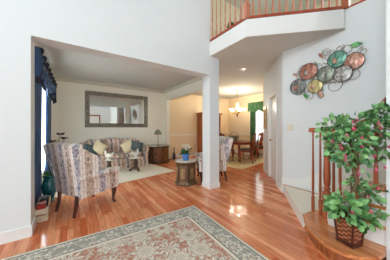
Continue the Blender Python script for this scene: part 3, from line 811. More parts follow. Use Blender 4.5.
# ================================================================ MIRROR
mr = thing('wall_mirror', 'wide landscape mirror in a dark silvered carved frame above the sofa', 'mirror', (1.33, 6.719, 1.91))
M['mirror_frame'] = mat('dark silvered frame', lambda t: (t.mix(t.noise(t.obj(), 38, 4, .65).step(.38, .64), S(70, 62, 54), S(164, 156, 142)), t.bump(t.noise(t.obj(), 45, 3), .6, .008)), 0.4, metal=0.25)
HWm, HHm, FW = 1.04, .60, .14
def frame_ring(mb, prof):
    """a mitred frame: prof lists (inset, y)"""
    rings = []
    for ins, y in prof:
        a, b = HWm - ins, HHm - ins
        rings.append([mb.bm.verts.new((sx * a, y, sz * b)) for sx, sz in ((-1, -1), (1, -1), (1, 1), (-1, 1))])
    for r, q in zip(rings, rings[1:]):
        for k in range(4): mb.bm.faces.new((r[k], r[(k + 1) % 4], q[(k + 1) % 4], q[k]))
    return mb
frame_ring(MB(), [(0, 0), (0, -.035), (.015, -.05), (.05, -.055), (.07, -.035), (.10, -.05), (.125, -.03), (.14, -.012), (.14, 0)]).build('frame', 'mirror_frame', mr, True, 25)
MB().box(-HWm + .13, HWm - .13, -.012, 0, -HHm + .13, HHm - .13).build('glass', 'mirror', mr, False)

# ================================================================ PEDESTAL TABLES and what stands on them
pt = thing('pedestal_table', 'small dark pedestal table with pale marble top, nearer the left wing chair', 'side table', (.81, 5.40, .013), .3, 'pedestal tables before the sofa')
MB().lathe([(.10, .375), (.165, .385), (.17, .395), (.165, .405), (0, .406)], 28).build('table_top', 'marble', pt)
MB().lathe([(.065, .05), (.075, .09), (.05, .12), (.062, .17), (.07, .22), (.05, .29), (.056, .33), (.11, .375)], 18).build('pedestal', 'dark_wood', pt)
for k in range(3):
    a = 2 * PI * k / 3
    MB().tube([(.03 * math.cos(a), .03 * math.sin(a), .09), (.10 * math.cos(a), .10 * math.sin(a), .08), (.15 * math.cos(a), .15 * math.sin(a), .03), (.185 * math.cos(a), .185 * math.sin(a), .020)], [.042, .04, .034, .03], 10).build('foot', 'dark_wood', pt)
another(pt, (1.52, 5.33, .013), .8, 'small dark pedestal table with pale marble top, nearer the drum cabinet')
def figurine(loc, rz, label):
    t = thing('figurine', label, 'figurine', loc, rz, 'white figurines'); t.scale = (1.15, 1.3, 1.15)
    MB().lathe([(.055, 0), (.058, .015), (.045, .022), (0, .022)], 18).build('plinth', 'white_ceramic', t)
    m = MB().sq((0, 0, .085), (.075, .05, .06), 1, 1, 18, 12)        # bird body
    m.tube([(.045, 0, .11), (.06, 0, .15), (.055, 0, .18)], [.03, .022, .022], 10).sq((.062, 0, .19), (.032, .025, .025), 1, 1, 12, 8)
    m.tube([(-.05, 0, .09), (-.10, 0, .125), (-.125, 0, .165)], [.035, .028, .012], 10)
    m.sq((-.01, .04, .10), (.06, .018, .035), 1, 1, 12, 8).sq((-.01, -.04, .10), (.06, .018, .035), 1, 1, 12, 8)
    m.build('body', 'white_ceramic', t)
figurine((.79, 5.40, .420), 2.6, 'white ceramic figurine on the left pedestal table')
figurine((1.53, 5.34, .420), .4, 'white ceramic figurine on the right pedestal table')

# ================================================================ DRUM CABINET and lamp
dc = thing('drum_cabinet', 'rounded carved wooden end cabinet with a pale top in the living room corner', 'cabinet', (2.62, 6.24, 0), 0)
dc.scale = (1.30, 1.15, 1.04)
def half(r, z0, z1, mb, n=8, yb=.34):
    p = [(r * math.cos(a), r * math.sin(a)) for a in [PI + PI * k / n for k in range(n + 1)]]
    return mb.prism([(-r, yb)] + p + [(r, yb)], z0, z1)
half(.33, 0, .06, MB()).build('plinth', 'dark_wood', dc, False)
half(.31, .06, .56, MB()).build('body', 'walnut', dc, False)
half(.335, .56, .60, MB()).build('top', 'dark_wood', dc, False)
half(.325, .60, .612, MB()).build('top_inset', 'marble', dc, False)
M['carved'] = mat('carved panel', lambda t: (t.mix(t.noise(t.obj(), 16, 4, .6, 1.5).step(.42, .6), S(70, 40, 22), S(158, 96, 52)), t.bump(t.noise(t.obj(), 20, 3), .8, .01)), 0.4)
for a in (-2.75, -2.16, -1.18, -0.59 + .2):
    pass
for k in range(2, 6):
    a = PI + PI * (k + .5) / 8; r_ = .31 * math.cos(PI / 16) + .004
    mt = trs((r_ * math.cos(a), r_ * math.sin(a), .31), rz=a + PI / 2)
    d_ = MB().box(-.05, .05, -.006, .006, -.19, .19, .004, 1, mtx=mt).build('carved_panel', 'carved', dc)
for a in (PI * 1.25, PI * 1.75, PI * 1.5):
    MB().box(-.014, .014, -.012, .008, .06 - .31, .56 - .31, mtx=trs((.312 * math.cos(a), .312 * math.sin(a), .31), rz=a + PI / 2)).build('pilaster', 'dark_wood', dc, False)
MB().sq((.02, -.325, .33), (.012, .012, .012), 1, 1, 10, 8).build('knob', 'brass', dc)
tl = thing('table_lamp', 'slender table lamp with fluted grey green shade on the rounded cabinet', 'lamp', (2.58, 6.16, .637))
MB().lathe([(.065, 0), (.07, .012), (.035, .03), (.012, .05), (.010, .12), (.016, .14), (.009, .16), (.009, .40), (.014, .42), (0, .44)], 16).build('base', 'dark_wood', tl)
sh_ = MB(); n = 24; rings = []
for (r, z) in ((.045, .585), (.075, .555), (.115, .48), (.13, .42), (.125, .405)):
    rings.append([sh_.bm.verts.new(((r * (1 + .05 * (-1) ** i)) * math.cos(2 * PI * i / n), (r * (1 + .05 * (-1) ** i)) * math.sin(2 * PI * i / n), z)) for i in range(n)])
for r, q in zip(rings, rings[1:]):
    for i in range(n): sh_.bm.faces.new((r[i], r[(i + 1) % n], q[(i + 1) % n], q[i]))
sh_.bm.faces.new(rings[0])
sh_.build('lamp_shade', plain('grey green glass shade', S(134, 138, 118), 0.35, 0.12, 20), tl, True, 20)
MB().sq((0, 0, .605), (.012, .012, .02), 1, 1, 8, 6).build('finial', 'brass', tl)

# ================================================================ HEXAGONAL TABLE, potted flowers, vase
ht = thing('hexagonal_table', 'hexagonal carved wooden drum table with marble top beside the white column', 'side table', (2.17, 3.52, 0), .2)
def hexa(r, z0, z1, mb): return mb.lathe([(r, z0), (r, z1)], 6)
hexa(.275, 0, .035, MB().lathe([(.255, .035), (.235, .07)], 6)).build('plinth', 'walnut', ht, False)
hexa(.225, .06, .47, MB()).build('body', 'walnut', ht, False)
MB().lathe([(.225, .455), (.26, .485), (.27, .50), (.27, .525)], 6).build('top', 'walnut', ht, False)
MB().lathe([(.25, .525), (.255, .535), (.25, .545), (0, .546)], 36).build('top_disc', 'marble', ht)
for k in range(6):
    a = 2 * PI * (k + .5) / 6; rr = .225 * math.cos(PI / 6)
    p = MB().box(-.085, .085, -.004, .010, -.15, .15, .006, 1, mtx=trs((rr * math.cos(a), rr * math.sin(a), .265), rz=a - PI / 2)).build('panel', 'walnut', ht)
    MB().box(-.055, .055, .008, .016, -.115, .115, .006, 1, mtx=trs((rr * math.cos(a), rr * math.sin(a), .265), rz=a - PI / 2)).build('panel_field', M['carved2'] if 'carved2' in M else M.setdefault('carved2', wood('pale walnut', S(120, 90, 60), S(168, 134, 96), .4, 2)), p)
    a2 = 2 * PI * k / 6
    MB().lathe([(.02, .07), (.013, .1), (.018, .26), (.013, .42), (.02, .455)], 10, (.222 * math.cos(a2), .222 * math.sin(a2), 0)).build('corner_post', 'dark_wood', ht)

M['leaf'] = mat('plant leaves', lambda t: t.mix(t.island(), S(30, 96, 44), S(150, 204, 130)), 0.38)
M['leaf_pale'] = mat('fuchsia leaves', lambda t: t.mix(t.island(), S(26, 90, 44), S(146, 198, 128)), 0.4)
M['leaf_dark'] = mat('dark leaves', lambda t: t.mix(t.island(), S(22, 70, 30), S(64, 124, 62)), 0.42)
M['petal_white'] = mat('white petals', lambda t: t.mix(t.island(), S(236, 232, 222), S(250, 248, 242)), 0.6)
M['petal_pink'] = mat('pink petals', lambda t: t.mix(t.island(), S(176, 40, 78), S(226, 110, 140)), 0.5)
M['stem'] = plain('stem', S(96, 78, 46), 0.6)
M['green_stem'] = plain('green stem', S(74, 104, 50), 0.6)
M['soil'] = plain('potting soil', S(52, 38, 28), 0.95, 0.3, 60)
M['blue_pot'] = plain('blue glazed pot', S(78, 122, 186), 0.2, 0.08, 12)
fp = thing('potted_flowers', 'white flowering plant in a blue glazed pot on the hexagonal table', 'plant', (2.16, 3.50, .5465))
MB().lathe([(.055, 0), (.065, .01), (.085, .11), (.092, .125), (.092, .145), (.082, .145), (.078, .12), (0, .12)], 24).build('pot', 'blue_pot', fp)
lf = MB()
for i in range(70):
    a = random.uniform(0, 2 * PI); e = random.uniform(-.3, 1.2); r = random.uniform(.0, .08)
    lf.leaf((r * math.cos(a), r * math.sin(a), .14 + random.uniform(0, .10)), (math.cos(a), math.sin(a), e), random.uniform(.06, .10), .02)
lf.build('foliage', 'leaf_dark', fp)
for i in range(11):
    a = i * 2.4; r = .02 + .008 * i; z = .23 + .012 * ((i * 5) % 11)
    x, y = r * math.cos(a), r * math.sin(a)
    f = MB()
    for k in range(6): f.leaf((x, y, z), (math.cos(k * PI / 3), math.sin(k * PI / 3), .45), .042, .015)
    f.sq((x, y, z + .006), (.008, .008, .008), 1, 1, 8, 6)
    fl_ = f.build('flower', 'petal_white', fp)
    MB().tube([(x * .3, y * .3, .12), (x * .8, y * .8, .18), (x, y, z)], .003, 5).build('stem', 'green_stem', fl_)
bv = thing('bottle_vase', 'slender dark blue bottle vase standing on the floor by the archway', 'vase', (3.38, 6.40, 0))
MB().lathe([(.05, 0), (.062, .02), (.066, .12), (.05, .22), (.022, .30), (.016, .42), (.022, .44), (.018, .45), (0, .45)], 18).build('body', plain('dark blue glaze', S(48, 62, 84), 0.2), bv)
MB().lathe([(.016, .45), (.02, .47), (.02, .49), (0, .50)], 12).build('stopper', 'black', bv)

# ================================================================ LIVING ROOM CURTAINS, urn, crate
M['blue_cloth'] = mat('blue curtain satin', lambda t: t.mix(t.noise(t.obj(), 7, 3), S(24, 52, 92), S(54, 92, 138)), 0.45)
M['navy_cloth'] = mat('navy fringe', lambda t: t.mix(t.noise(t.obj(), 40, 2), S(18, 20, 34), S(46, 50, 70)), 0.8)
def sheer_mat():
    m = bpy.data.materials.new('sheer voile'); m.use_nodes = True; nt = m.node_tree; nt.nodes.clear(); t = T(m)
    out = nt.nodes.new('ShaderNodeOutputMaterial'); a = nt.nodes.new('ShaderNodeBsdfTransparent'); b = nt.nodes.new('ShaderNodeBsdfTranslucent'); c = nt.nodes.new('ShaderNodeBsdfDiffuse')
    col = t.mix(t.noise(t.obj(), 60, 2), S(232, 234, 232), S(246, 246, 242)); nt.links.new(col.s, b.inputs[0]); nt.links.new(col.s, c.inputs[0])
    m1 = nt.nodes.new('ShaderNodeMixShader'); m1.inputs[0].default_value = .5; nt.links.new(b.outputs[0], m1.inputs[1]); nt.links.new(c.outputs[0], m1.inputs[2])
    m2 = nt.nodes.new('ShaderNodeMixShader'); m2.inputs[0].default_value = .88; nt.links.new(a.outputs[0], m2.inputs[1]); nt.links.new(m1.outputs[0], m2.inputs[2])
    nt.links.new(m2.outputs[0], out.inputs[0]); return m
M['sheer'] = sheer_mat()
def drape(y0, y1, z0, z1, folds, amp=.035, gather=0.0):
    mb = MB()
    def f(u, v):
        yy = lerp(y0, y1, u); mid = (y0 + y1) / 2
        yy = mid + (yy - mid) * (1 - gather * math.sin(PI * v) * .4)
        return (amp * math.sin(u * folds * 2 * PI) * (.7 + .3 * v), yy, lerp(z0, z1, v))
    return mb.sheet(f, folds * 10, 8, .008, lambda u, v: (1, 0, 0))
cu = thing('window_curtains', 'blue satin curtains with fringed swag valance on the living room window', 'curtain', (-.52, 4.55, 0))
drape(-1.30, -.22, .03, 2.30, 7, .04).build('curtain_panel', 'blue_cloth', cu)
drape(.50, 1.35, .03, 2.30, 5, .04).build('curtain_panel', 'blue_cloth', cu)
o = drape(-.25, .60, .03, 2.28, 6, .02).build('sheer_panel', 'sheer', cu); o.location = (-.03, 0, 0)
MB().tube([(-.02, -1.38, 2.36), (-.02, 1.42, 2.36)], .018, 10).build('curtain_rod', 'black', cu)
for k in range(4):
    y0 = -1.36 + k * .69; y1 = y0 + .70
    def swag(u, v, y0=y0, y1=y1):
        dip = .10 + .26 * math.sin(PI * u) ** .8
        return (.07 + .045 * math.sin(v * 5 * PI) * math.sin(PI * u) + .02 * math.sin(PI * v), lerp(y0, y1, u), 2.40 - dip * v)
    s1 = MB().sheet(swag, 18, 20, .008, lambda u, v: (1, 0, 0)).build('swag', 'blue_cloth', cu)
    fr = MB()
    for i in range(22):
        u = (i + .5) / 22; p = swag(u, 1.0)
        fr.sq((p[0], p[1], p[2] - .028), (.016, .014, .034), 1, 1, 8, 6)
    fr.build('fringe', 'navy_cloth', s1)
hd = MB()
for i in range(64):
    yy = -1.36 + 2.78 * (i + .5) / 64
    hd.sq((.125 + .02 * math.sin(i * .8), yy, 2.39 + .022 * math.sin(i * .8)), (.024, .020, .030), 1, 1, 8, 6)
hd.build('ruffled_heading', 'navy_cloth', cu)
MB().box(-.04, .12, -1.38, 1.44, 2.385, 2.40, .004, 1).build('valance_board', 'navy_cloth', cu, False)
def jabot(y0, y1):
    m = MB(); m.sheet(lambda u, v: (.10 + .03 * math.sin(u * 4 * 2 * PI), lerp(y0, y1, u), 2.40 - v * (.22 + .20 * u)), 32, 10, .008, lambda u, v: (1, 0, 0))
    return m
j1 = jabot(-1.10, -1.42).build('jabot', 'blue_cloth', cu); j2 = jabot(1.05, 1.42).build('jabot', 'blue_cloth', cu)
for j, y0, y1 in ((j1, -1.10, -1.42), (j2, 1.05, 1.42)):
    fr = MB()
    for i in range(18):
        u = (i + .5) / 18; fr.sq((.10 + .03 * math.sin(u * 8 * PI), lerp(y0, y1, u), 2.40 - (.22 + .20 * u) - .025), (.016, .014, .032), 1, 1, 8, 6)
    fr.build('fringe', 'navy_cloth', j)

ur = thing('floor_urn', 'teal glazed floor urn with dark leafy stems behind the left wing chair', 'urn', (-.36, 4.04, 0))
M['teal_glaze'] = mat('teal crackle glaze', lambda t: t.mix(t.noise(t.obj(), 18, 4, .6, 1.0).step(.4, .62), S(20, 74, 88), S(52, 120, 122)), 0.18)
MB().lathe([(.07, 0), (.075, .02), (.06, .05), (.10, .16), (.112, .27), (.09, .37), (.075, .41), (.095, .45), (.088, .46), (.07, .42), (0, .40)], 26).build('body', 'teal_glaze', ur)
pl = MB()
for (dx, dy, h) in ((.10, -.05, .78), (.14, .02, .72), (.04, .08, .66), (.16, -.10, .62)):
    pass
stems = [(.16, -.06, .78), (.22, .00, .70), (.05, .10, .64), (.20, -.14, .58)]
for (dx, dy, h) in stems:
    MB().tube([(0, 0, .40), (dx * .3, dy * .3, .40 + h * .5), (dx, dy, .40 + h)], .005, 6).build('stem', 'green_stem', ur)
    m = MB()
    for k in range(6):
        a = k * PI / 3; m.leaf((dx, dy, .40 + h), (math.cos(a), math.sin(a), .5), .075, .022)
    m.build('flower', plain('dark petals', S(44, 34, 48), 0.5, 0.2), ur)
m = MB()
for i in range(12):
    a = random.uniform(0, 2 * PI); m.leaf((.03 * math.cos(a), .03 * math.sin(a), .42), (math.cos(a), math.sin(a), random.uniform(.8, 2.0)), random.uniform(.10, .17), .022)
m.build('foliage', 'leaf_dark', ur)

ct = thing('wooden_crate', 'pale open crate on the floor under the blue curtain', 'crate', (-.385, 3.48, 0), .03)
ct.scale = (.72, 1, 1)
M['pale_wood'] = wood('pale limed wood', S(196, 176, 146), S(226, 210, 184), .6, 1)
MB().box(-.10, .10, -.27, .27, 0.0, .012).build('bottom', 'pale_wood', ct, False)
for x in (-.10, .10):
    for z in (.01, .10): MB().box(x - .008, x + .008, -.27, .27, z, z + .075, .003, 1).build('slat', 'pale_wood', ct)
for y in (-.27, .27):
    for z in (.01, .10): MB().box(-.10, .10, y - .008, y + .008, z, z + .075, .003, 1).build('slat', 'pale_wood', ct)
for x in (-.085, .085):
    for y in (-.255, .255): MB().box(x - .012, x + .012, y - .012, y + .012, 0, .19).build('corner_post', 'pale_wood', ct, False)
bx = thing('gift_box', 'red box with a pale ribbon inside the crate', 'box', (-.385, 3.36, .013), .05)
bx.scale = (.72, 1, 1)
MB().box(-.065, .065, -.10, .10, 0, .20, .004, 1).build('box', plain('red card', S(186, 40, 36), .5), bx)
MB().box(-.068, .068, -.015, .015, 0, .203).build('ribbon', plain('pale ribbon', S(232, 214, 190), .4), bx, False)
bk_ = MB().box(-.06, .06, -.10, .10, 0, .20, .006, 2).build('storage_box', plain('black card', S(30, 30, 34), .5)); bk_.location = (-.385, 3.61, .013); bk_.scale = (.72, 1, 1)
tag(bk_, 'black box standing at the far end of the crate', 'box')

# ================================================================ DINING ROOM
TCX, TCY = 5.50, 5.0
dt = thing('dining_table', 'polished cherry dining table under the chandelier', 'table', (TCX, TCY, .014))
MB().lathe([(0, .705), (.52, .705), (.56, .715), (.565, .73), (.555, .745), (0, .746)], 48, mtx=Matrix.Diagonal((1, 1.35, 1, 1))).build('table_top', 'cherry', dt)
MB().lathe([(.46, .63), (.46, .705)], 40, mtx=Matrix.Diagonal((1, 1.35, 1, 1))).build('apron', 'cherry', dt)
for sx in (-1, 1):
    for sy in (-1, 1):
        x, y = sx * .33, sy * .47
        MB().tube([(x, y, .66), (x + sx * .03, y + sy * .03, .55), (x + sx * .01, y + sy * .01, .25), (x, y, .08), (x + sx * .025, y + sy * .025, .02), (x + sx * .03, y + sy * .03, 0)], [.05, .048, .03, .022, .032, .034], 12).build('leg', 'cherry', dt)
ch = thing('dining_chair', 'cherry dining chair with carved back at the near end of the table', 'chair', (5.33, 4.27, .014), .45, 'dining chairs')
# local: faces +y
M['seat_cloth'] = mat('dark striped seat cloth', lambda t: t.mix((t.xyz(t.obj())[0] * 60).sin().gt(.2), S(64, 46, 44), S(120, 96, 84)), .8)
MB().sq((0, .02, .475), (.235, .22, .035), .4, .3, 24, 10).build('seat', 'seat_cloth', ch)
MB().box(-.23, .23, -.20, .235, .39, .455, .012, 2).build('seat_frame', 'cherry', ch)
for sx in (-1, 1):
    MB().tube([(sx * .20, .19, .42), (sx * .215, .21, .34), (sx * .205, .195, .15), (sx * .20, .19, .05), (sx * .212, .21, .015), (sx * .214, .213, 0)], [.032, .034, .02, .015, .024, .025], 10).build('leg', 'cherry', ch)
    MB().tube([(sx * .18, -.26, 0), (sx * .19, -.20, .25), (sx * .195, -.19, .46), (sx * .20, -.225, .75), (sx * .205, -.27, .98)], [.02, .024, .026, .022, .02], 8).build('leg', 'cherry', ch)
MB().sheet(lambda u, v: ((2 * u - 1) * (.235 - .02 * v), -.285 - .012 * v, lerp(.93, 1.0 + .075 * math.cos((2 * u - 1) * PI / 2) + .02 * math.cos((2 * u - 1) * 3 * PI), v)), 24, 4, .03, lambda u, v: (0, 1, 0)).build('top_rail', 'cherry', ch)
sp = MB()
def splat(u, v):
    wv = .055 + .04 * math.sin(v * 2.2 * PI) ** 2 + .02 * v
    return ((2 * u - 1) * wv, lerp(-.19, -.28, v ** 1.3), lerp(.45, .96, v))
sp.sheet(splat, 8, 20, .016, lambda u, v: (0, 1, 0)); sp.build('splat', 'cherry', ch)
MB().tube([(-.195, -.06, .17), (.195, -.06, .17)], .012, 8).tube([(-.2, .18, .17), (-.185, -.22, .17)], .012, 8).tube([(.2, .18, .17), (.185, -.22, .17)], .012, 8).build('stretcher', 'cherry', ch)
another(ch, (4.79, 4.86, .014), -PI / 2 + .1, 'cherry dining chair on the left of the table, half behind the wing chair')
another(ch, (TCX + .02, TCY + .92, .014), PI, 'cherry dining chair at the far end of the table by the hutch')
another(ch, (6.42, 4.62, .014), PI / 2 - .2, 'cherry dining chair on the window side of the table')
# centrepiece: a dark wire basket with an arched handle and greenery
cb = thing('wire_basket', 'dark wire basket with arched handle and greenery on the dining table', 'basket', (TCX - .08, TCY, .761))
wb = MB()
for z, r in ((.0, .13), (.05, .17), (.11, .20)): wb.tube([(r * math.cos(2 * PI * k / 28), r * math.sin(2 * PI * k / 28), z + .006) for k in range(28)], .006, 6, True)
for k in range(14):
    a = 2 * PI * k / 14; wb.tube([(.13 * math.cos(a), .13 * math.sin(a), .006), (.17 * math.cos(a), .17 * math.sin(a), .056), (.20 * math.cos(a), .20 * math.sin(a), .116)], .004, 5)
wb.build('basket', 'black', cb)
MB().tube([(.20 * math.cos(PI * k / 16) * .82, -.20 * math.cos(PI * k / 16) * .57, .115 + .24 * math.sin(PI * k / 16)) for k in range(17)], .008, 8).build('handle', 'black', cb)
lf = MB()
for i in range(90):
    a = random.uniform(0, 2 * PI); r = random.uniform(0, .15)
    lf.leaf((r * math.cos(a), r * math.sin(a), .05 + random.uniform(0, .12)), (math.cos(a), math.sin(a), random.uniform(-.2, 1.2)), random.uniform(.06, .11), .022)
lf.build('greenery', mat('muted greens', lambda t: t.mix(t.island(), S(70, 84, 72), S(140, 140, 120)), .6), cb)

# chandelier: five up-turned alabaster bowls on brass arms
chd = thing('chandelier', 'five arm chandelier with glowing frosted bowls over the dining table', 'chandelier', (5.52, 4.93, CZ))
MB().lathe([(.065, 0), (.06, -.025), (.02, -.04), (0, -.04)], 20).build('canopy', 'brass', chd)
link = MB()
for k in range(14):
    z = -.05 - k * .034
    pts = [(0.011 * math.cos(2 * PI * i / 10), 0, z + .021 * math.sin(2 * PI * i / 10)) for i in range(10)]
    if k % 2: pts = [(p[1], p[0], p[2]) for p in pts]
    link.tube(pts, .0035, 5, True)
link.build('chain', 'brass', chd)
M['glow'] = mat('frosted bowl glass', S(255, 240, 214), .4, emit=(1.0, 0.86, 0.62, 1), estr=3.2)
M['alabaster'] = plain('cream column glass', S(236, 220, 184), .4, .03)
MB().lathe([(.02, -.52), (.05, -.53), (.045, -.60), (.055, -.66), (.05, -.76), (.03, -.84), (.05, -.88), (.045, -.94), (.02, -.97)], 18).build('column', 'alabaster', chd)
MB().lathe([(.02, -.97), (.034, -1.0), (.024, -1.04), (.006, -1.08), (0, -1.09)], 14).build('finial', plain('dark bronze', S(84, 52, 34), .35, .1, metal=.6), chd)
for k in range(5):
    a = 2 * PI * k / 5 + .35; c_, s_ = math.cos(a), math.sin(a)
    arm = MB().tube([(r * c_, r * s_, z) for r, z in ((.03, -.88), (.12, -.96), (.21, -.95), (.26, -.89), (.265, -.85))], .009, 8).build('arm', 'brass', chd)
    MB().lathe([(.02, 0), (.05, .012), (.082, .05), (.095, .085), (.09, .085), (.075, .055), (.03, .02), (0, .015)], 20, (.265 * c_, .265 * s_, -.85)).build('lamp_shade', 'glow', arm)
    l = bpy.data.lights.new('chandelier_bulb', 'POINT'); l.energy = 15; l.color = (1.0, .87, .68); l.shadow_soft_size = .04
    lo = bpy.data.objects.new('chandelier_bulb', l); COL.objects.link(lo); lo.parent = chd; lo.location = (.265 * c_, .265 * s_, -.74)

# china hutch against the back wall
hu = thing('china_hutch', 'tall brown wooden china hutch against the dining room back wall', 'cabinet', (5.315, 6.44, 0))
hu.scale = (.78, 1, 1)
# local: front faces -y
MB().box(-.72, .72, -.22, .25, .08, .85, .006, 1).build('base_cabinet', 'hutch', hu, False)
MB().box(-.70, .70, -.19, .25, 0, .08).build('plinth', 'hutch', hu, False)
MB().box(-.75, .75, -.25, .25, .85, .89, .008, 2).build('counter', 'hutch', hu)
up = MB().box(-.72, -.68, -.14, .25, .89, 1.90).box(.68, .72, -.14, .25, .89, 1.90).box(-.68, .68, .20, .25, .89, 1.90).box(-.68, .68, -.14, .25, 1.86, 1.90)
up.build('upper_case', 'hutch', hu, False)
MB().box(-.68, .68, -.10, .20, 1.20, 1.22).box(-.68, .68, -.10, .20, 1.53, 1.55).build('shelf', 'hutch', hu, False)
MB().box(-.76, .76, -.19, .25, 1.90, 1.95, .012, 2).box(-.79, .79, -.22, .25, 1.95, 1.99, .010, 2).build('cornice', 'hutch', hu)
for i in range(3):
    x0 = -.68 + i * .4533; x1 = x0 + .4533
    d = MB().box(x0 + .004, x0 + .05, -.165, -.14, .90, 1.855, .004, 1).box(x1 - .05, x1 - .004, -.165, -.14, .90, 1.855, .004, 1).box(x0 + .05, x1 - .05, -.165, -.14, .90, .95).box(x0 + .05, x1 - .05, -.165, -.14, 1.805, 1.855).build('glazed_door', 'hutch', hu)
    MB().box(x0 + .05, x1 - .05, -.154, -.150, .95, 1.805).build('glass', MATS['thin'], d, False)
    d = MB().box(x0 + .006, x1 - .006, -.238, -.218, .10, .83, .006, 1).box(x0 + .07, x1 - .07, -.246, -.236, .17, .76, .006, 1).build('door', 'hutch', hu)
    MB().sq((x1 - .04, -.252, .50), (.014, .014, .014), 1, 1, 10, 8).build('knob', 'brass', d)

# dining window curtains
dcn = thing('window_curtains', 'green floral valance and curtain panels on the dining room window', 'curtain', (6.76, 4.62, 0))
M['green_cloth'] = mat('green floral curtain', lambda t: t.mix(t.noise(t.obj(), 14, 4, .6, .8).step(.40, .62), S(26, 74, 40), S(74, 116, 74)), .7)
def drape2(y0, y1, z0, z1, folds, amp=.03):
    return MB().sheet(lambda u, v: (amp * math.sin(u * folds * 2 * PI), lerp(y0, y1, u), lerp(z0, z1, v)), folds * 10, 4, .008, lambda u, v: (-1, 0, 0))
drape2(.32, .62, .03, 2.34, 3).build('curtain_panel', 'green_cloth', dcn)
drape2(-.62, -.32, .03, 2.34, 3).build('curtain_panel', 'green_cloth', dcn)
MB().tube([(0, -.70, 2.40), (0, .70, 2.40)], .016, 10).build('curtain_rod', 'brass', dcn)
MB().sheet(lambda u, v: (-.07 - .03 * math.sin(u * 12 * 2 * PI) * (.4 + .6 * v), lerp(-.70, .70, u), 2.44 - v * (.42 + .05 * math.sin(u * 6 * PI))), 120, 8, .008, lambda u, v: (-1, 0, 0)).build('valance', 'green_cloth', dcn)
o = drape2(-.36, .36, .62, 2.34, 6, .012).build('sheer_panel', 'sheer', dcn); o.location = (.02, 0, 0)

# ================================================================ FUCHSIA in its basket on the starting step
PX, PY = 2.235, .555
fu = thing('potted_fuchsia', 'flowering fuchsia tree with pink blossoms in a woven basket on the starting step', 'plant', (PX, PY, Z1 + .001), 0)
M['wicker'] = mat('woven wicker', lambda t: (lambda x, y, z: (t.mix((((x + y) * 110).sin() * (z * 150 + ((x + y) * 17.5).floor() * PI).sin()).step(-.5, .6), S(84, 40, 26), S(186, 116, 78)), t.bump(((x + y) * 110).sin() * (z * 150).sin(), .6, .006)))(*t.xyz(t.obj())), .5)
M['dark_rim'] = wood('dark stained rim', S(54, 24, 18), S(92, 44, 30), .35, 0)
RP = -math.radians(34.67) + .30
def frustum(mb, r0, r1, z0, z1, mtx=None):
    lo = [mb.bm.verts.new((sx * r0, sy * r0, z0)) for sx, sy in ((-1, -1), (1, -1), (1, 1), (-1, 1))]; hi = [mb.bm.verts.new((sx * r1, sy * r1, z1)) for sx, sy in ((-1, -1), (1, -1), (1, 1), (-1, 1))]
    mb.bm.faces.new(lo[::-1]); mb.bm.faces.new(hi)
    for i in range(4): mb.bm.faces.new((lo[i], lo[(i + 1) % 4], hi[(i + 1) % 4], hi[i]))
    mb.xf(lo + hi, mtx); return mb
RM = rotz(RP) @ Matrix.Diagonal((.87, .87, 1, 1))
pot = frustum(MB(), .072, .096, .025, .262, RM).build('basket', 'wicker', fu, False)
frustum(MB(), .084, .080, 0, .040, RM).build('base_rim', 'dark_rim', pot, False)
frustum(MB(), .101, .106, .242, .280, RM).build('top_rim', 'dark_rim', pot, False)
pp = MB()
for sx in (-1, 1):
    for sy in (-1, 1): pp.tube([RM @ Vector((sx * .074, sy * .074, .02)), RM @ Vector((sx * .098, sy * .098, .26))], .010, 8)
pp.build('corner_post', 'dark_rim', pot)
frustum(MB(), .085, .085, .272, .284, RM).build('soil', 'soil', fu, False)
rt = Vector((math.cos(math.radians(34.67)), -math.sin(math.radians(34.67)), 0)); fw = Vector((math.sin(math.radians(34.67)), math.cos(math.radians(34.67)), 0))
def L(r, z, d=0): return rt * r + fw * d + Vector((0, 0, z))
tk = MB()
tk.tube([L(.0, .25), L(.03, .36, .02), L(.02, .48), L(.055, .60, -.02), L(.04, .72), L(.05, .84, .02), L(.04, .98)], [.017, .015, .014, .014, .013, .012, .008], 10)
tk.tube([L(.02, .25), L(-.0, .38, -.02), L(.045, .50, .02), L(.03, .62, .02), L(.06, .74, -.01), L(.045, .86)], [.012, .011, .010, .010, .009, .007], 8)
tk.build('trunk', 'stem', fu)
br = MB()
ends = [(-.27, 1.06, .0), (-.22, 1.20, .1), (-.12, 1.28, -.06), (.02, 1.26, .08), (.16, 1.24, -.04), (.27, 1.10, .06), (.33, .98, -.08), (-.20, .84, .08), (.14, .90, .12), (.36, .84, .0), (-.06, .98, -.16), (.2, 1.02, -.12)]
for (r, z, d) in ends:
    b0 = random.uniform(.74, .95)
    br.tube([L(.045, b0), L(.045 + (r - .045) * .5, b0 + (z - b0) * .65, d * .5), L(r, z, d)], [.007, .005, .003], 6)
br.build('branches', 'stem', fu)
MB().tube([L(.02, .26, -.04), L(.14, .33, -.05), L(.24, .31, -.03), L(.30, .27, 0)], [.006, .005, .004, .003], 6).build('trailing_branch', 'stem', fu)
MB().tube([L(.10, .45), L(.20, .50, -.02), L(.30, .47, -.02)], [.006, .005, .003], 6).build('trailing_branch', 'stem', fu)
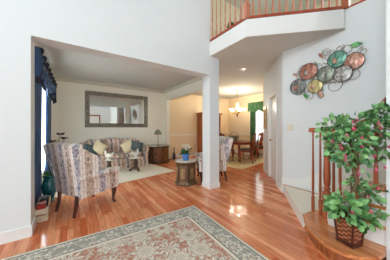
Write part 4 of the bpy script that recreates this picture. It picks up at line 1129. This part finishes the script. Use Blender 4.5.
# crown: leaves massed round the branch ends, thinner between them
random.seed(21)
lf = MB()
def blob(c, rad, n, size=(.045, .07), mb=lf):
    for i in range(n):
        while True:
            q = Vector((random.uniform(-1, 1), random.uniform(-1, 1), random.uniform(-1, 1)))
            if .25 < q.length < 1: break
        p = L(c[0] + q.x * rad[0], c[1] + q.z * rad[2], c[2] + q.y * rad[1])
        d = q.normalized() + Vector((0, 0, random.uniform(-.8, .2))); d = rt * d.x + fw * d.y + Vector((0, 0, d.z))
        mb.leaf(p, d, L_ := random.uniform(*size), L_ * random.uniform(.30, .40))
blob((.25, 1.26, -.10), (.15, .10, .09), 110); blob((-.03, 1.0, -.08), (.15, .10, .16), 70); blob((-.12, 1.13, 0), (.15, .13, .12), 120); blob((.06, 1.16, 0), (.17, .14, .12), 110); blob((.24, 1.12, 0), (.15, .13, .14), 110)
blob((-.08, .93, -.05), (.14, .12, .15), 120); blob((.07, .84, 0), (.10, .12, .16), 70); blob((.32, .92, 0), (.09, .10, .10), 45); blob((-.25, 1.06, 0), (.08, .07, .04), 14); blob((.38, 1.04, 0), (.1, .1, .14), 40)
blob((.09, .56, 0), (.09, .07, .08), 18); blob((.27, .48, 0), (.12, .08, .06), 34); blob((.16, .52, -.02), (.10, .06, .05), 20)
lf.build('crown_leaves', 'leaf_pale', fu)
lo_ = MB()
blob((-.02, .34, 0), (.16, .15, .09), 150, (.055, .09), lo_); blob((-.08, .40, -.04), (.10, .10, .08), 60, (.05, .08), lo_); blob((.08, .28, -.08), (.10, .05, .08), 40, (.05, .085), lo_)
blob((.22, .29, -.03), (.08, .05, .05), 14, (.05, .08), lo_); blob((.30, .26, 0), (.05, .05, .05), 14, (.05, .07), lo_)
lo_.build('low_leaves', 'leaf', fu)
# hanging blossoms
def blossom_mesh():
    m = MB()
    m.tube([(0, 0, .035), (0, 0, .0)], .0022, 5)
    m.sq((0, 0, -.006), (.008, .008, .012), 1, 1, 10, 8)
    for k in range(4):
        a = k * PI / 2; m.leaf((0, 0, -.010), (math.cos(a), math.sin(a), -.55), .034, .009)
    for k in range(5):
        a = k * 2 * PI / 5 + .3; m.leaf((0, 0, -.014), (math.cos(a) * .4, math.sin(a) * .4, -1), .026, .009)
    return m
bp = None
spots = [(-.24, 1.02), (-.20, .96), (-.20, 1.08), (-.17, .98), (-.10, 1.20), (-.06, 1.06), (-.02, 1.22), (.03, 1.02), (.08, 1.19), (.10, 1.05), (.15, 1.15), (.18, .98), (.22, 1.18), (.26, 1.04), (.30, 1.12), (.34, .94), (.36, 1.02), (.38, .84), (.30, .86), (-.16, .86), (-.21, .90), (-.10, .80), (-.02, .88), (.06, .78), (.0, .72), (.10, .90), (.14, .80), (.40, .96), (.04, .52), (.01, .42), (-.06, .36), (.13, .60), (-.14, 1.14), (.20, 1.08), (-.02, .98), (.28, .96)]
for i, (r, z) in enumerate(spots):
    if bp is None: bp = blossom_mesh().build('blossom', 'petal_pink', fu); o = bp
    else: o = bp.copy(); COL.objects.link(o)
    o.location = L(r, z, -.10 - .05 * ((i * 7) % 3)); o.rotation_euler = (random.uniform(-.3, .3), random.uniform(-.3, .3), random.uniform(0, 6)); k = random.uniform(.5, .8); o.scale = (k, k, k)

# potted plant upstairs, behind the balcony balusters
up_ = thing('potted_plant', 'leafy green plant on the upper landing behind the balcony balusters', 'plant', (2.96, 2.72, UZ))
MB().lathe([(.07, 0), (.08, .01), (.10, .17), (.11, .19), (.10, .19), (.09, .17), (0, .16)], 20).build('pot', 'white_ceramic', up_)
m = MB()
for i in range(120):
    a = random.uniform(0, 2 * PI); m.leaf((.06 * math.cos(a), .06 * math.sin(a), .18 + random.uniform(0, .28)), (math.cos(a), math.sin(a), random.uniform(-.3, 1.2)), random.uniform(.10, .17), .03)
m.build('foliage', 'leaf_dark', up_)
